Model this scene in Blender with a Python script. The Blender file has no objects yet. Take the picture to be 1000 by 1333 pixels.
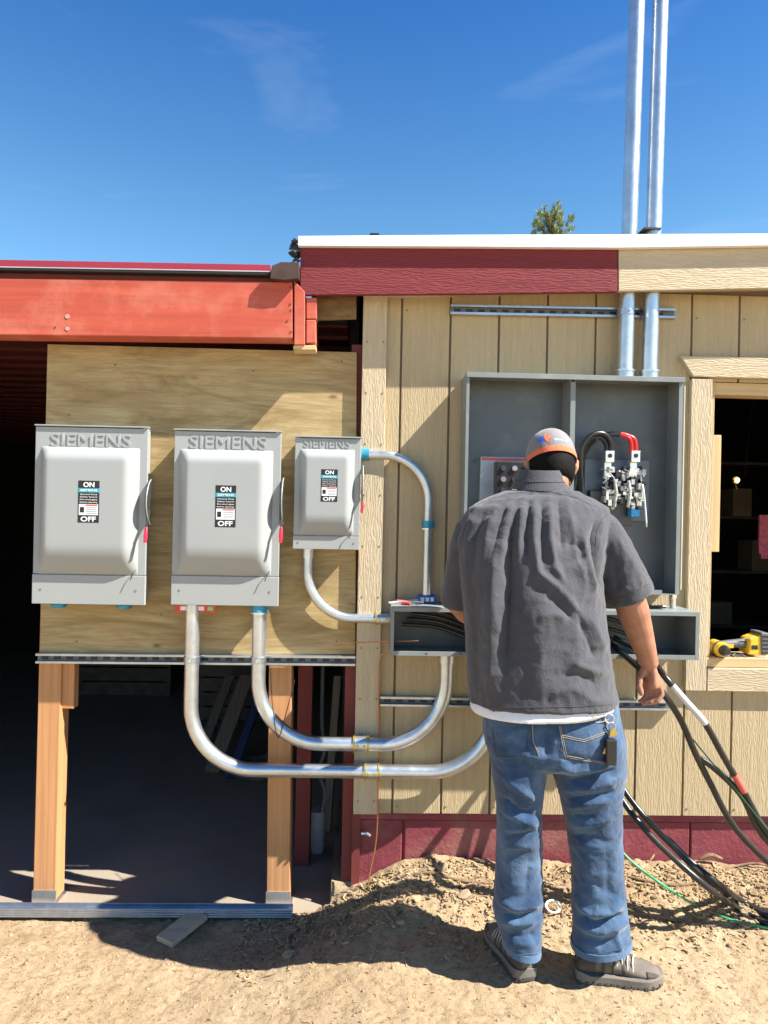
import bpy, bmesh, math, random
import numpy as np
from mathutils import Vector, Matrix, noise
from mathutils.bvhtree import BVHTree
random.seed(7)
rnd = random.random
def U(a, b): return a + (b - a) * random.random()
C = bpy.context.scene.collection
# ------------------------------------------------------------------ camera
FPX = 925.0
CAM = Vector((0, -2.95, 1.5))
YAW, ROLL = math.radians(1.5), math.radians(1.15)
FW = Vector((math.sin(YAW), math.cos(YAW), 0)); R0 = Vector((math.cos(YAW), -math.sin(YAW), 0)); ZZ = Vector((0, 0, 1))
RV = R0 * math.cos(ROLL) + ZZ * math.sin(ROLL); UV = ZZ * math.cos(ROLL) - R0 * math.sin(ROLL)
cam = bpy.data.cameras.new('camera'); camo = bpy.data.objects.new('camera', cam); C.objects.link(camo)
cam.sensor_fit = 'VERTICAL'; cam.sensor_height = 24; cam.lens = 24 * FPX / 1333; cam.clip_start = .05; cam.clip_end = 2000
m = Matrix((RV, UV, -FW)).transposed().to_4x4(); m.translation = CAM; camo.matrix_world = m
bpy.context.scene.camera = camo
# ------------------------------------------------------------------ light
A, Bz = 2.65, 3.1                       # sunlight travels (-A, +1, -Bz)
L = Vector((-A, 1, -Bz)).normalized()
sun = bpy.data.lights.new('sun', 'SUN'); sun.energy = 5.0; sun.angle = math.radians(.5); sun.color = (1, .95, .87)
suno = bpy.data.objects.new('sun', sun); C.objects.link(suno); suno.rotation_euler = L.to_track_quat('-Z', 'Y').to_euler(); suno.location = (3, -4, 5)
W = bpy.data.worlds.new('World'); bpy.context.scene.world = W; W.use_nodes = True
nt = W.node_tree; N = nt.nodes; LK = nt.links
bg = N['Background']; sky = N.new('ShaderNodeTexSky'); sky.sky_type = 'NISHITA'; sky.sun_disc = False
S = -L; sky.sun_elevation = math.asin(S.z); sky.sun_rotation = math.atan2(S.x, S.y); sky.altitude = 1500; sky.air_density = 1.0; sky.dust_density = .2; sky.ozone_density = 2.0
bg.inputs[1].default_value = .06
tc = N.new('ShaderNodeTexCoord'); mp = N.new('ShaderNodeMapping'); mp.inputs['Scale'].default_value = (1.1, 1.1, 6); mp.inputs['Rotation'].default_value = (0, .12, .2); mp.inputs['Location'].default_value = (7.9, 2.0, 4.35)
nz = N.new('ShaderNodeTexNoise'); nz.inputs['Scale'].default_value = 1.6; nz.inputs['Detail'].default_value = 7; nz.inputs['Roughness'].default_value = .55; nz.inputs['Distortion'].default_value = .6
cr = N.new('ShaderNodeValToRGB'); cr.color_ramp.elements[0].position = .58; cr.color_ramp.elements[1].position = 1.0
cr.color_ramp.elements[1].color = (.3, .3, .3, 1)
mx = N.new('ShaderNodeMix'); mx.data_type = 'RGBA'; mx.inputs[7].default_value = (6.5, 7.6, 8.6, 1)
LK.new(tc.outputs['Generated'], mp.inputs[0]); LK.new(mp.outputs[0], nz.inputs[0]); LK.new(nz.outputs[0], cr.inputs[0])
hs = N.new('ShaderNodeHueSaturation'); hs.inputs['Hue'].default_value = .502; hs.inputs['Saturation'].default_value = 1.2; hs.inputs['Value'].default_value = 1.12
LK.new(cr.outputs[0], mx.inputs[0]); LK.new(sky.outputs[0], hs.inputs['Color']); sxz = N.new('ShaderNodeSeparateXYZ'); LK.new(tc.outputs['Generated'], sxz.inputs[0]); gr = N.new('ShaderNodeValToRGB'); ge = gr.color_ramp.elements
ge[0].position = .05; ge[0].color = (2.0, 1.75, 1.35, 1); ge[1].position = .36; ge[1].color = (1.3, 1.44, 1.26, 1); e3 = ge.new(.60); e3.color = (.55, .98, 1.24, 1); e4 = ge.new(1.0); e4.color = (.25, .42, .62, 1)
LK.new(sxz.outputs[2], gr.inputs[0]); ml = N.new('ShaderNodeMix'); ml.data_type = 'RGBA'; ml.blend_type = 'MULTIPLY'; ml.inputs[0].default_value = 1
LK.new(hs.outputs[0], ml.inputs[6]); LK.new(gr.outputs[0], ml.inputs[7]); LK.new(ml.outputs[2], mx.inputs[6]); LK.new(mx.outputs[2], bg.inputs[0])
vs = bpy.context.scene.view_settings; vs.view_transform = 'Standard'; vs.look = 'None'; vs.gamma = 1; vs.use_curve_mapping = False
vs.exposure = 1.45
# ------------------------------------------------------------------ helpers
def P(px, py, Y):
    d = FW + RV * ((px - 500) / FPX) - UV * ((py - 666.5) / FPX)
    return CAM + d * ((Y - CAM.y) / d.y)
def proj(p):
    q = Vector(p) - CAM; w = q.dot(FW)
    return 500 + FPX * q.dot(RV) / w, 666.5 - FPX * q.dot(UV) / w
def sc(Y): return (Y - CAM.y) / FPX
def rect(x0, y0, x1, y1, Y):
    c = P((x0 + x1) / 2, (y0 + y1) / 2, Y); s = sc(Y)
    return c.x - (x1 - x0) * s / 2, c.x + (x1 - x0) * s / 2, c.z - (y1 - y0) * s / 2, c.z + (y1 - y0) * s / 2
class MB:
    def __init__(s): s.v = []; s.f = []
    def add(s, vs_, fs):
        n = len(s.v); s.v += [tuple(p) for p in vs_]; s.f += [tuple(i + n for i in q) for q in fs]; return s
    def box(s, x0, x1, y0, y1, z0, z1):
        if x0 > x1: x0, x1 = x1, x0
        if y0 > y1: y0, y1 = y1, y0
        if z0 > z1: z0, z1 = z1, z0
        return s.add([(x0, y0, z0), (x1, y0, z0), (x1, y1, z0), (x0, y1, z0), (x0, y0, z1), (x1, y0, z1), (x1, y1, z1), (x0, y1, z1)],
                     [(0, 3, 2, 1), (4, 5, 6, 7), (0, 1, 5, 4), (1, 2, 6, 5), (2, 3, 7, 6), (3, 0, 4, 7)])
    def obox(s, p0, p1, w, h, up=(0, 0, 1)):         # beam from p0 to p1
        p0 = Vector(p0); p1 = Vector(p1); d = (p1 - p0).normalized(); u = Vector(up); r = d.cross(u).normalized(); u = r.cross(d)
        vv = []
        for p in (p0, p1):
            for a, b in ((-1, -1), (1, -1), (1, 1), (-1, 1)): vv.append(p + r * a * w / 2 + u * b * h / 2)
        return s.add(vv, [(0, 1, 2, 3), (7, 6, 5, 4), (0, 4, 5, 1), (1, 5, 6, 2), (2, 6, 7, 3), (3, 7, 4, 0)])
    def prism(s, pts, y0, y1):                       # pts: (x,z) outline, anticlockwise seen from -y
        n = len(pts); vv = [(p[0], y0, p[1]) for p in pts] + [(p[0], y1, p[1]) for p in pts]
        return s.add(vv, [tuple(range(n)), tuple(range(2 * n - 1, n - 1, -1))] + [(i, i + n, (i + 1) % n + n, (i + 1) % n) for i in range(n)])
    def zprism(s, pts, z0, z1):
        n = len(pts); vv = [(p[0], p[1], z0) for p in pts] + [(p[0], p[1], z1) for p in pts]
        return s.add(vv, [tuple(range(n - 1, -1, -1)), tuple(range(n, 2 * n))] + [(i, (i + 1) % n, (i + 1) % n + n, i + n) for i in range(n)])
    def rings(s, rs, cap=True, close=False):
        n = len(rs[0]); vv = [p for r in rs for p in r]; ff = []
        k = len(rs)
        for i in range(k if close else k - 1):
            for j in range(n):
                a = i * n + j; b = i * n + (j + 1) % n; c = ((i + 1) % k) * n
                ff.append((a, b, c + (j + 1) % n, c + j))
        if cap and not close: ff += [tuple(range(n - 1, -1, -1)), tuple((k - 1) * n + j for j in range(n))]
        return s.add(vv, ff)
    def tube(s, path, r, n=14, cap=True, flat=1.0):
        path = [Vector(p) for p in path]; rr = r if isinstance(r, (list, tuple)) else [r] * len(path)
        rs = []; prev = None
        for i, p in enumerate(path):
            d = (path[min(i + 1, len(path) - 1)] - path[max(i - 1, 0)]).normalized()
            if prev is None:
                ref = Vector((0, 0, 1)) if abs(d.z) < .9 else Vector((1, 0, 0)); u = (ref - d * ref.dot(d)).normalized()
            else: u = (prev - d * prev.dot(d)).normalized()
            prev = u; w = d.cross(u)
            rs.append([p + (u * math.cos(t) * flat + w * math.sin(t)) * rr[i] for t in [2 * math.pi * k / n for k in range(n)]])
        return s.rings(rs, cap)
    def cyl(s, p0, p1, r0, r1=None, n=18): return s.tube([p0, p1], [r0, r0 if r1 is None else r1], n)
    def ball(s, c, r, n=12, sx=1, sy=1, sz=1):
        c = Vector(c); rs = []
        for i in range(1, n):
            t = math.pi * i / n; rs.append([c + Vector((r * sx * math.sin(t) * math.cos(2 * math.pi * k / (2 * n)), r * sy * math.sin(t) * math.sin(2 * math.pi * k / (2 * n)), -r * sz * math.cos(t))) for k in range(2 * n)])
        return s.rings(rs, True)
    def mesh(s, name, off=(0, 0, 0)):
        me = bpy.data.meshes.new(name); o = Vector(off)
        me.from_pydata([Vector(p) - o for p in s.v], [], s.f); me.update(); return me
def wloc(o):
    v = Vector((0, 0, 0))
    while o: v += o.location; o = o.parent
    return v
def link(name, me, mt, parent=None, smooth=False, bevel=0, shade=35, label=None, kind=None):
    o = bpy.data.objects.new(name, me); C.objects.link(o)
    if mt is not None: me.materials.clear(); me.materials.append(mt)
    if parent: o.parent = parent
    if smooth:
        me.polygons.foreach_set('use_smooth', [True] * len(me.polygons))
        try: me.set_sharp_from_angle(angle=math.radians(shade))
        except Exception: pass
    if bevel:
        b = o.modifiers.new('bevel', 'BEVEL'); b.width = bevel; b.segments = 2; b.limit_method = 'ANGLE'; b.angle_limit = math.radians(40)
    if label: o['label'] = label
    if kind: o['kind'] = kind
    return o
def obj(name, mb, mt, parent=None, smooth=False, bevel=0, **k):
    base = wloc(parent) if parent else Vector((0, 0, 0))
    return link(name, mb.mesh(name, base), mt, parent, smooth, bevel, **k)
def tag(o, label, cat, group=None):
    o['label'] = label; o['category'] = cat
    if group: o['group'] = group
    return o
def thing(name, label, cat, loc, group=None):
    o = bpy.data.objects.new(name, None); C.objects.link(o); o.location = Vector(loc); o.empty_display_size = .1
    return tag(o, label, cat, group)
def single(name, mb, mt, label, cat, group=None, **k):
    zc = min(p[2] for p in mb.v); xs = sum(p[0] for p in mb.v) / len(mb.v); ys = sum(p[1] for p in mb.v) / len(mb.v)
    o = link(name, mb.mesh(name, (xs, ys, zc)), mt, None, **k); o.location = (xs, ys, zc); return tag(o, label, cat, group)
def bend(pts, r, n=10):                              # round the corners of a polyline
    pts = [Vector(p) for p in pts]; rr = r if isinstance(r, (list, tuple)) else [r] * len(pts); out = [pts[0]]
    for i in range(1, len(pts) - 1):
        a, b, c = pts[i - 1], pts[i], pts[i + 1]; u = (a - b).normalized(); v = (c - b).normalized()
        th = u.angle(v)
        if th > 3.12: out.append(b); continue
        t = min(rr[i] / math.tan(th / 2), (a - b).length * .98, (c - b).length * .98)
        p0 = b + u * t; p1 = b + v * t; R = t * math.tan(th / 2); bis = (u + v).normalized(); cc = b + bis * (R / math.sin(th / 2))
        e0 = p0 - cc; e1 = p1 - cc; ang = e0.angle(e1)
        for k in range(n + 1):
            s_ = k / n; out.append(cc + (e0 * math.sin((1 - s_) * ang) + e1 * math.sin(s_ * ang)) / math.sin(ang))
    out.append(pts[-1]); return out
def spline(pts, n=8):
    pts = [Vector(p) for p in pts]; q = [pts[0] * 2 - pts[1]] + pts + [pts[-1] * 2 - pts[-2]]; out = []
    for i in range(1, len(q) - 2):
        for k in range(n):
            t = k / n; a, b, c, d = q[i - 1], q[i], q[i + 1], q[i + 2]
            out.append(.5 * ((2 * b) + (c - a) * t + (2 * a - 5 * b + 4 * c - d) * t * t + (3 * b - a - 3 * c + d) * t ** 3))
    out.append(pts[-1]); return out
def text(s, size, x, y, z, mt, parent, name='lettering', ext=.0004, width=None, bold=0.0, label=None):
    cu = bpy.data.curves.new('t', 'FONT'); cu.body = s; cu.size = 1; cu.extrude = 0; cu.align_x = 'CENTER'; cu.offset = bold
    cu.resolution_u = 3
    o = bpy.data.objects.new('t', cu); C.objects.link(o); dg = bpy.context.evaluated_depsgraph_get(); dg.update()
    cu.extrude = ext / size
    dg.update(); me = bpy.data.meshes.new_from_object(o.evaluated_get(dg)); bpy.data.objects.remove(o)
    vv = [v.co.copy() for v in me.vertices]; xa = min(v.x for v in vv); xb = max(v.x for v in vv); ya = min(v.y for v in vv); yb = max(v.y for v in vv)
    sx = width / (xb - xa) if width else size; sz = size / (yb - ya); base = wloc(parent)
    for v in me.vertices:
        c = v.co; v.co = Vector(((c.x - (xa + xb) / 2) * sx + x, y - c.z * size, (c.y - (ya + yb) / 2) * sz + z)) - base
    me.name = name
    return link(name, me, mt, parent, label=label)
# ------------------------------------------------------------------ materials
def newmat(name):
    mt = bpy.data.materials.new(name); mt.use_nodes = True; t = mt.node_tree; return mt, t.nodes, t.links, t.nodes['Principled BSDF']
def pos(n, l, stretch=(1, 1, 1), rot=(0, 0, 0)):
    g = n.new('ShaderNodeNewGeometry'); mp_ = n.new('ShaderNodeMapping'); mp_.inputs['Scale'].default_value = stretch; mp_.inputs['Rotation'].default_value = rot
    l.new(g.outputs['Position'], mp_.inputs[0]); return mp_.outputs[0]
def noi(n, l, co, scale, detail=4, rough=.55, dist=0):
    t = n.new('ShaderNodeTexNoise'); t.inputs['Scale'].default_value = scale; t.inputs['Detail'].default_value = detail; t.inputs['Roughness'].default_value = rough; t.inputs['Distortion'].default_value = dist
    l.new(co, t.inputs[0]); return t.outputs[0]
def ramp(n, l, fac, stops):
    r = n.new('ShaderNodeValToRGB'); e = r.color_ramp.elements
    while len(e) < len(stops): e.new(.5)
    for i, (p_, c_) in enumerate(stops): e[i].position = p_; e[i].color = (*c_, 1) if len(c_) == 3 else c_
    l.new(fac, r.inputs[0]); return r.outputs[0]
def mixc(n, l, fac, a, b, mode='MIX'):
    x = n.new('ShaderNodeMix'); x.data_type = 'RGBA'; x.blend_type = mode
    for sock, val in ((0, fac), (6, a), (7, b)):
        if isinstance(val, (int, float)): x.inputs[sock].default_value = val
        elif isinstance(val, tuple): x.inputs[sock].default_value = (*val, 1)
        else: l.new(val, x.inputs[sock])
    return x.outputs[2]
def bump(n, l, bs, h, strength=.3, dist=.002, prev=None):
    b = n.new('ShaderNodeBump'); b.inputs['Strength'].default_value = strength; b.inputs['Distance'].default_value = dist
    l.new(h, b.inputs['Height'])
    if prev is not None: l.new(prev, b.inputs['Normal'])
    l.new(b.outputs[0], bs.inputs['Normal']); return b.outputs[0]
def M(name, col, rough=.6, metal=0, var=.18, vs_=6, stretch=(1, 1, 1), bs_=90, bd=.0006, bst=.4, rv=.1, spec=.5, dirt=None, dirtamt=.5, dscale=3):
    mt, n, l, b = newmat(name); co = pos(n, l, stretch)
    f = noi(n, l, co, vs_, 6)
    c = ramp(n, l, f, [(.25, tuple(x * (1 - var) for x in col)), (.75, tuple(min(1, x * (1 + var)) for x in col))])
    if dirt:
        f2 = ramp(n, l, noi(n, l, pos(n, l), dscale, 8, .65), [(.48, (0, 0, 0)), (.72, (dirtamt,) * 3)])
        c = mixc(n, l, f2, c, dirt)
    l.new(c, b.inputs['Base Color']); b.inputs['Metallic'].default_value = metal; b.inputs['Specular IOR Level'].default_value = spec
    r = n.new('ShaderNodeMapRange'); r.inputs[3].default_value = max(.03, rough - rv); r.inputs[4].default_value = min(1, rough + rv); l.new(f, r.inputs[0]); l.new(r.outputs[0], b.inputs['Roughness'])
    bump(n, l, b, noi(n, l, co, bs_, 5), bst, bd); return mt
def grain(name, col, dark, vert=True, rough=.75, sc_=26, wdist=9, depth=.0016, coarse=.5, var=.12, strength=.8, dirt=None, dirtamt=.4, pores=True):
    """wood-grain embossed or sawn wood; grain runs along z (vert) or x."""
    mt, n, l, b = newmat(name); st = (1, 1, .16) if vert else (.16, 1, 1)
    co = pos(n, l, st)
    w = n.new('ShaderNodeTexWave'); w.wave_type = 'BANDS'; w.bands_direction = 'X' if vert else 'Z'; w.inputs['Scale'].default_value = sc_; w.inputs['Distortion'].default_value = wdist
    w.inputs['Detail'].default_value = 3; w.inputs['Detail Scale'].default_value = coarse; l.new(co, w.inputs[0])
    f = noi(n, l, pos(n, l, (1, 1, .05) if vert else (.05, 1, 1)), 45, 5)
    fine = noi(n, l, pos(n, l, (1, 1, .04) if vert else (.04, 1, 1)), 260, 4)
    c = ramp(n, l, f, [(.3, tuple(x * (1 - var) for x in col)), (.7, tuple(min(1, x * (1 + var)) for x in col))])
    c = mixc(n, l, ramp(n, l, w.outputs[0], [(.0, (.30,) * 3), (.25, (.06,) * 3), (1, (0, 0, 0))]), c, dark)
    if dirt:
        f2 = ramp(n, l, noi(n, l, pos(n, l), 3.5, 9, .66), [(.5, (0, 0, 0)), (.72, (dirtamt,) * 3)]); c = mixc(n, l, f2, c, dirt)
    l.new(c, b.inputs['Base Color']); b.inputs['Roughness'].default_value = rough; b.inputs['Specular IOR Level'].default_value = .3
    p = bump(n, l, b, w.outputs[0], strength, depth); bump(n, l, b, fine, .45, .0008, p); return mt
def galv(name, col=(.62, .66, .7), rough=.34, spangle=True):
    mt, n, l, b = newmat(name); co = pos(n, l)
    v = n.new('ShaderNodeTexVoronoi'); v.inputs['Scale'].default_value = 55; l.new(co, v.inputs[0])
    f = noi(n, l, co, 9, 6)
    c = ramp(n, l, f, [(.25, tuple(x * .8 for x in col)), (.75, tuple(min(1, x * 1.12) for x in col))])
    if spangle: bw = n.new('ShaderNodeRGBToBW'); l.new(v.outputs['Color'], bw.inputs[0]); c = mixc(n, l, .10, c, bw.outputs[0], 'OVERLAY')
    l.new(c, b.inputs['Base Color']); b.inputs['Metallic'].default_value = .92
    r = n.new('ShaderNodeMapRange'); r.inputs[3].default_value = rough - .08; r.inputs[4].default_value = rough + .12; l.new(noi(n, l, co, 30, 5), r.inputs[0]); l.new(r.outputs[0], b.inputs['Roughness'])
    bump(n, l, b, noi(n, l, co, 140, 3), .15, .0005); return mt
m_siding = grain('tan embossed siding', (.46, .36, .215), (.35, .27, .15), True, sc_=32, wdist=16, depth=.0008, coarse=1.6, strength=.8, var=.08, dirt=(.43, .35, .23), dirtamt=.35)
m_trim = grain('tan embossed trim', (.50, .41, .275), (.39, .31, .19), True, sc_=30, wdist=18, depth=.0009, coarse=1.7, strength=.9, var=.07, dirt=(.62, .56, .45), dirtamt=.3)
m_trimh = grain('tan embossed trim across', (.50, .41, .275), (.39, .31, .19), False, sc_=30, wdist=18, depth=.0009, coarse=1.7, strength=.9, var=.07, dirt=(.62, .56, .45), dirtamt=.3)
m_maroonf = grain('maroon embossed fascia', (.185, .028, .034), (.12, .016, .02), False, sc_=30, wdist=18, depth=.0009, coarse=1.7, strength=.9, var=.1)
m_back = M('groove shadow board', (.22, .17, .11), .9)
m_white = M('white drip metal', (.80, .80, .82), .45, 0, .05, 3, (.3, 1, 1), dirt=(.5, .5, .52), dirtamt=.25)
m_block = M('maroon painted block', (.21, .036, .048), .75, 0, .22, 9, bs_=70, bd=.004, bst=.7, dirt=(.33, .22, .15), dirtamt=.45, dscale=4)
m_redbeam = grain('orange red painted beam', (.46, .085, .05), (.36, .06, .035), False, sc_=5, wdist=7, depth=.001, strength=.35, rough=.6, var=.12, dirt=(.62, .24, .16), dirtamt=.6)
m_redpost = M('dark red paint', (.17, .028, .024), .7, 0, .25, 7, (1, 1, .2))
m_roofred = M('maroon roof metal', (.33, .03, .05), .4, .1, .12, 3)
m_roofdark = M('tar paper', (.05, .05, .05), .9, 0, .3, 20, bd=.003)
m_lumber = grain('fresh sawn fir', (.50, .25, .11), (.34, .14, .05), True, sc_=10, wdist=4, depth=.0006, strength=.4, rough=.7, var=.12, coarse=.4)
m_lumberh = grain('fresh pale pine', (.58, .42, .22), (.45, .28, .12), False, sc_=10, wdist=4, depth=.0006, strength=.4, rough=.7, var=.1, coarse=.4)
m_lumberv = grain('fresh pale pine upright', (.58, .42, .22), (.45, .28, .12), True, sc_=10, wdist=4, depth=.0006, strength=.4, rough=.7, var=.1, coarse=.4)
m_osb = M('strand board', (.20, .12, .05), .85, 0, .6, 26, (.4, 1, 1.6), bs_=60, bd=.004, bst=.9)
m_greywood = grain('weathered grey plank', (.44, .36, .25), (.30, .24, .16), False, sc_=8, wdist=4, depth=.001, strength=.5, rough=.85)
m_box = M('light grey enamel', (.315, .328, .322), .42, 0, .03, 3, bs_=400, bd=.00015, bst=.3, rv=.05)
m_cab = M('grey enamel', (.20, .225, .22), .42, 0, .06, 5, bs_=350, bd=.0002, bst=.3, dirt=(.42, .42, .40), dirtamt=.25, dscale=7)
m_cabshade = M('shaded grey enamel', (.10, .115, .125), .38, 0, .10, 4, (1, 1, .5), bs_=200, bd=.0004, dirt=(.25, .27, .27), dirtamt=.4, dscale=4)  # same enamel, darkened to stand in for shade inside cabinet and trough
m_galv = galv('galvanised conduit'); m_strut = galv('galvanised strut', (.50, .54, .60), .32)
m_webshade = M('zinc darkened as shade', (.16, .17, .19), .6, .3); m_dkmetal = M('dark steel', (.08, .085, .09), .4, .6)  # web zinc is darkened to stand in for shade inside the strut
m_silver = M('bare aluminium', (.75, .74, .72), .3, .9, .1, 40)
m_black = M('black plastic', (.018, .018, .019), .4, 0, .2, 30)
m_blackins = M('black cable jacket', (.016, .016, .017), .33, 0, .3, 14, rv=.06)
m_litins = M('sunlit cable jacket', (.55, .56, .60), .35, 0, .08, 14)  # silver colour stands in for sunlight on a black cable
m_redins = M('red tape', (.62, .015, .02), .35); m_pinktape = M('faded red tape', (.6, .11, .09), .5)
m_greenins = M('green wire jacket', (.05, .36, .14), .4); m_greend = M('dark green wire jacket', (.015, .09, .04), .4)
m_teal = M('teal fitting ring', (.03, .27, .42), .4, .2, .3, 40); m_blue = M('blue fitting', (.04, .12, .48), .4, .1, .35, 60)
m_brass = M('yellow zinc fitting', (.55, .42, .10), .35, .8, .25, 60); m_copper = M('copper wire', (.45, .20, .09), .4, .7)
m_redtag = M('red printed tag', (.62, .06, .04), .5); m_greentag = M('green print', (.25, .5, .2), .5)
m_handle = M('red grip', (.70, .02, .05), .35); m_stkblack = M('sticker black', (.012, .012, .014), .35); m_stkwhite = M('sticker white', (.78, .78, .80), .45, 0, .03)
m_stkteal = M('sticker teal', (.03, .32, .42), .45); m_ink = M('white ink', (.85, .85, .85), .5, 0, .02); m_lilac = M('pale breaker plate', (.42, .43, .47), .35, .3, .12, 20)
m_concrete = M('grey concrete slab', (.26, .215, .16), .85, 0, .2, 3, bs_=60, bd=.003, bst=.5, dirt=(.2, .18, .16), dirtamt=.5)
m_shadewall = M('boards darkened as shade', (.016, .015, .014), .9, 0, .4, 3); m_darkred = M('dark red corrugated sheet', (.10, .018, .018), .55, 0, .2, 3)  # boards near black: the shade of both interiors is put into the colour
m_yellow = M('yellow plastic', (.72, .46, .03), .4, 0, .1, 30); m_greyp = M('grey rubber', (.12, .12, .125), .5)
m_clear = M('milky clear plastic', (.50, .50, .48), .15, .2, .4, 60, bs_=60, bd=.003, bst=.8)
m_bluecap = M('bright blue plastic', (.03, .38, .80), .4)
def ply_mat():
    mt, n, l, b = newmat('plywood face'); co = pos(n, l, (.35, 1, 1.6), (0, .05, 0))
    f = noi(n, l, co, 4.0, 9, .68, 1.8)
    c = ramp(n, l, f, [(.30, (.15, .095, .035)), (.42, (.31, .22, .09)), (.56, (.44, .335, .165)), (.66, (.36, .265, .115)), (.75, (.20, .14, .055))])
    w = n.new('ShaderNodeTexWave'); w.bands_direction = 'Z'; w.inputs['Scale'].default_value = 7; w.inputs['Distortion'].default_value = 18; w.inputs['Detail'].default_value = 4; w.inputs['Detail Scale'].default_value = .7
    l.new(pos(n, l, (.22, 1, 1)), w.inputs[0])
    c = mixc(n, l, ramp(n, l, w.outputs[0], [(.3, (0, 0, 0)), (.95, (.22,) * 3)]), c, (.36, .22, .09))
    v = n.new('ShaderNodeTexVoronoi'); v.inputs['Scale'].default_value = 5.5; v.inputs['Randomness'].default_value = 1; l.new(pos(n, l, (.75, .01, 1.5)), v.inputs[0])
    c = mixc(n, l, ramp(n, l, v.outputs['Distance'], [(.03, (.85,) * 3), (.11, (0, 0, 0))]), c, (.14, .07, .03))
    c = mixc(n, l, ramp(n, l, noi(n, l, pos(n, l, (.25, 1, 2)), 9, 8, .7), [(.52, (0, 0, 0)), (.70, (.7,) * 3)]), c, (.20, .125, .055))
    c = mixc(n, l, ramp(n, l, noi(n, l, pos(n, l, (.06, 1, 1)), 120, 5, .7), [(.40, (.5,) * 3), (.55, (0, 0, 0))]), c, (.26, .17, .07))
    l.new(c, b.inputs['Base Color']); b.inputs['Roughness'].default_value = .75
    bump(n, l, b, noi(n, l, pos(n, l, (.1, 1, 1)), 160, 4), .4, .0008); return mt
m_ply = ply_mat()
def dirt_mat():
    mt, n, l, b = newmat('sandy soil'); co = pos(n, l)
    f = noi(n, l, co, 2.2, 9, .65); g = noi(n, l, co, 42, 8, .72); h = noi(n, l, co, 230, 4, .7)
    c = ramp(n, l, f, [(.3, (.33, .24, .14)), (.5, (.39, .292, .178)), (.7, (.44, .345, .222))])
    c = mixc(n, l, ramp(n, l, g, [(.40, (.7,) * 3), (.50, (0, 0, 0))]), c, (.22, .145, .08))
    c = mixc(n, l, ramp(n, l, h, [(.58, (0, 0, 0)), (.70, (.6,) * 3)]), c, (.50, .40, .28))
    c = mixc(n, l, ramp(n, l, h, [(.30, (.6,) * 3), (.42, (0, 0, 0))]), c, (.10, .065, .04))
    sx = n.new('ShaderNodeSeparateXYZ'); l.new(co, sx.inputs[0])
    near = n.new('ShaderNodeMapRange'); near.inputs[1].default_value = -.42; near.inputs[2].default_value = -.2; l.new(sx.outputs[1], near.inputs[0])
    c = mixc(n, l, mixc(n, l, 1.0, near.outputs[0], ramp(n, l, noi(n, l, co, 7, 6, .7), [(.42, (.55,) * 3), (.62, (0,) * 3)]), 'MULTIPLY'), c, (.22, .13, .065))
    l.new(c, b.inputs['Base Color']); b.inputs['Roughness'].default_value = .95; b.inputs['Specular IOR Level'].default_value = .15
    p = bump(n, l, b, g, .7, .012); bump(n, l, b, h, .7, .005, p); return mt
m_dirt = dirt_mat()
def cloth(name, col, weave=900, var=.12, rough=.9, vs_=7, bd=.0006, fade=None, stretch=(1, 1, 1)):
    mt, n, l, b = newmat(name); co = pos(n, l)
    c = ramp(n, l, noi(n, l, pos(n, l, stretch), vs_, 7, .6), [(.3, tuple(x * (1 - var) for x in col)), (.7, tuple(min(1, x * (1 + var)) for x in col))])
    if fade: c = mixc(n, l, ramp(n, l, noi(n, l, pos(n, l, (1, 1, 1.0)), 6, 8, .62, .6), [(.42, (0, 0, 0)), (.68, (.75,) * 3)]), c, fade)
    l.new(c, b.inputs['Base Color']); b.inputs['Roughness'].default_value = rough; b.inputs['Sheen Weight'].default_value = .25; b.inputs['Specular IOR Level'].default_value = .2
    p = bump(n, l, b, noi(n, l, co, 30, 5, .6, 1.6), .55, .006); bump(n, l, b, noi(n, l, co, weave, 2), .4, bd, p); return mt
m_shirt = cloth('charcoal twill', (.054, .055, .064), fade=(.072, .073, .083)); m_under = cloth('white knit', (.72, .72, .75)); m_jean = cloth('blue denim', (.021, .05, .108), var=.3, fade=(.10, .17, .265))
m_denimhem = cloth('faded denim hem', (.07, .13, .22)); m_stitch = M('tan stitching', (.42, .33, .2), .8); m_navy = M('dark thread', (.02, .025, .04), .9); m_shirtseam = M('charcoal thread', (.05, .05, .06), .9)
m_capgrey = cloth('light grey cap fabric', (.20, .19, .195)); m_caporange = cloth('orange cap fabric', (.72, .16, .07)); m_hair = M('black hair', (.005, .0045, .004), .75, 0, .3, 60, (1, 1, .2), bs_=300, bd=.003, bst=.9, spec=.15)
m_shoe = M('grey brown suede', (.125, .105, .088), .85, 0, .25, 18, bs_=120, bd=.001, dirt=(.24, .19, .13), dirtamt=.5, dscale=14); m_sole = M('grey rubber sole', (.13, .12, .105), .8, 0, .2, 20, dirt=(.26, .2, .14), dirtamt=.6, dscale=12); m_soledk = M('dark rubber outsole', (.05, .045, .04), .85)
m_shoedk = M('dark grey suede', (.055, .048, .042), .9, 0, .25, 18, bs_=120, bd=.001, dirt=(.2, .16, .11), dirtamt=.5, dscale=14); m_lace = M('pale laces', (.42, .40, .36), .9)
mt, n_, l_, b_ = newmat('skin'); m_skin = mt
c_ = ramp(n_, l_, noi(n_, l_, pos(n_, l_), 22, 6, .6), [(.3, (.31, .135, .08)), (.7, (.41, .20, .125))]); l_.new(c_, b_.inputs['Base Color'])
b_.inputs['Roughness'].default_value = .5; b_.inputs['Subsurface Weight'].default_value = .08; b_.inputs['Subsurface Scale'].default_value = .01; bump(n_, l_, b_, noi(n_, l_, pos(n_, l_), 160, 5), .3, .0015)
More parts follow.
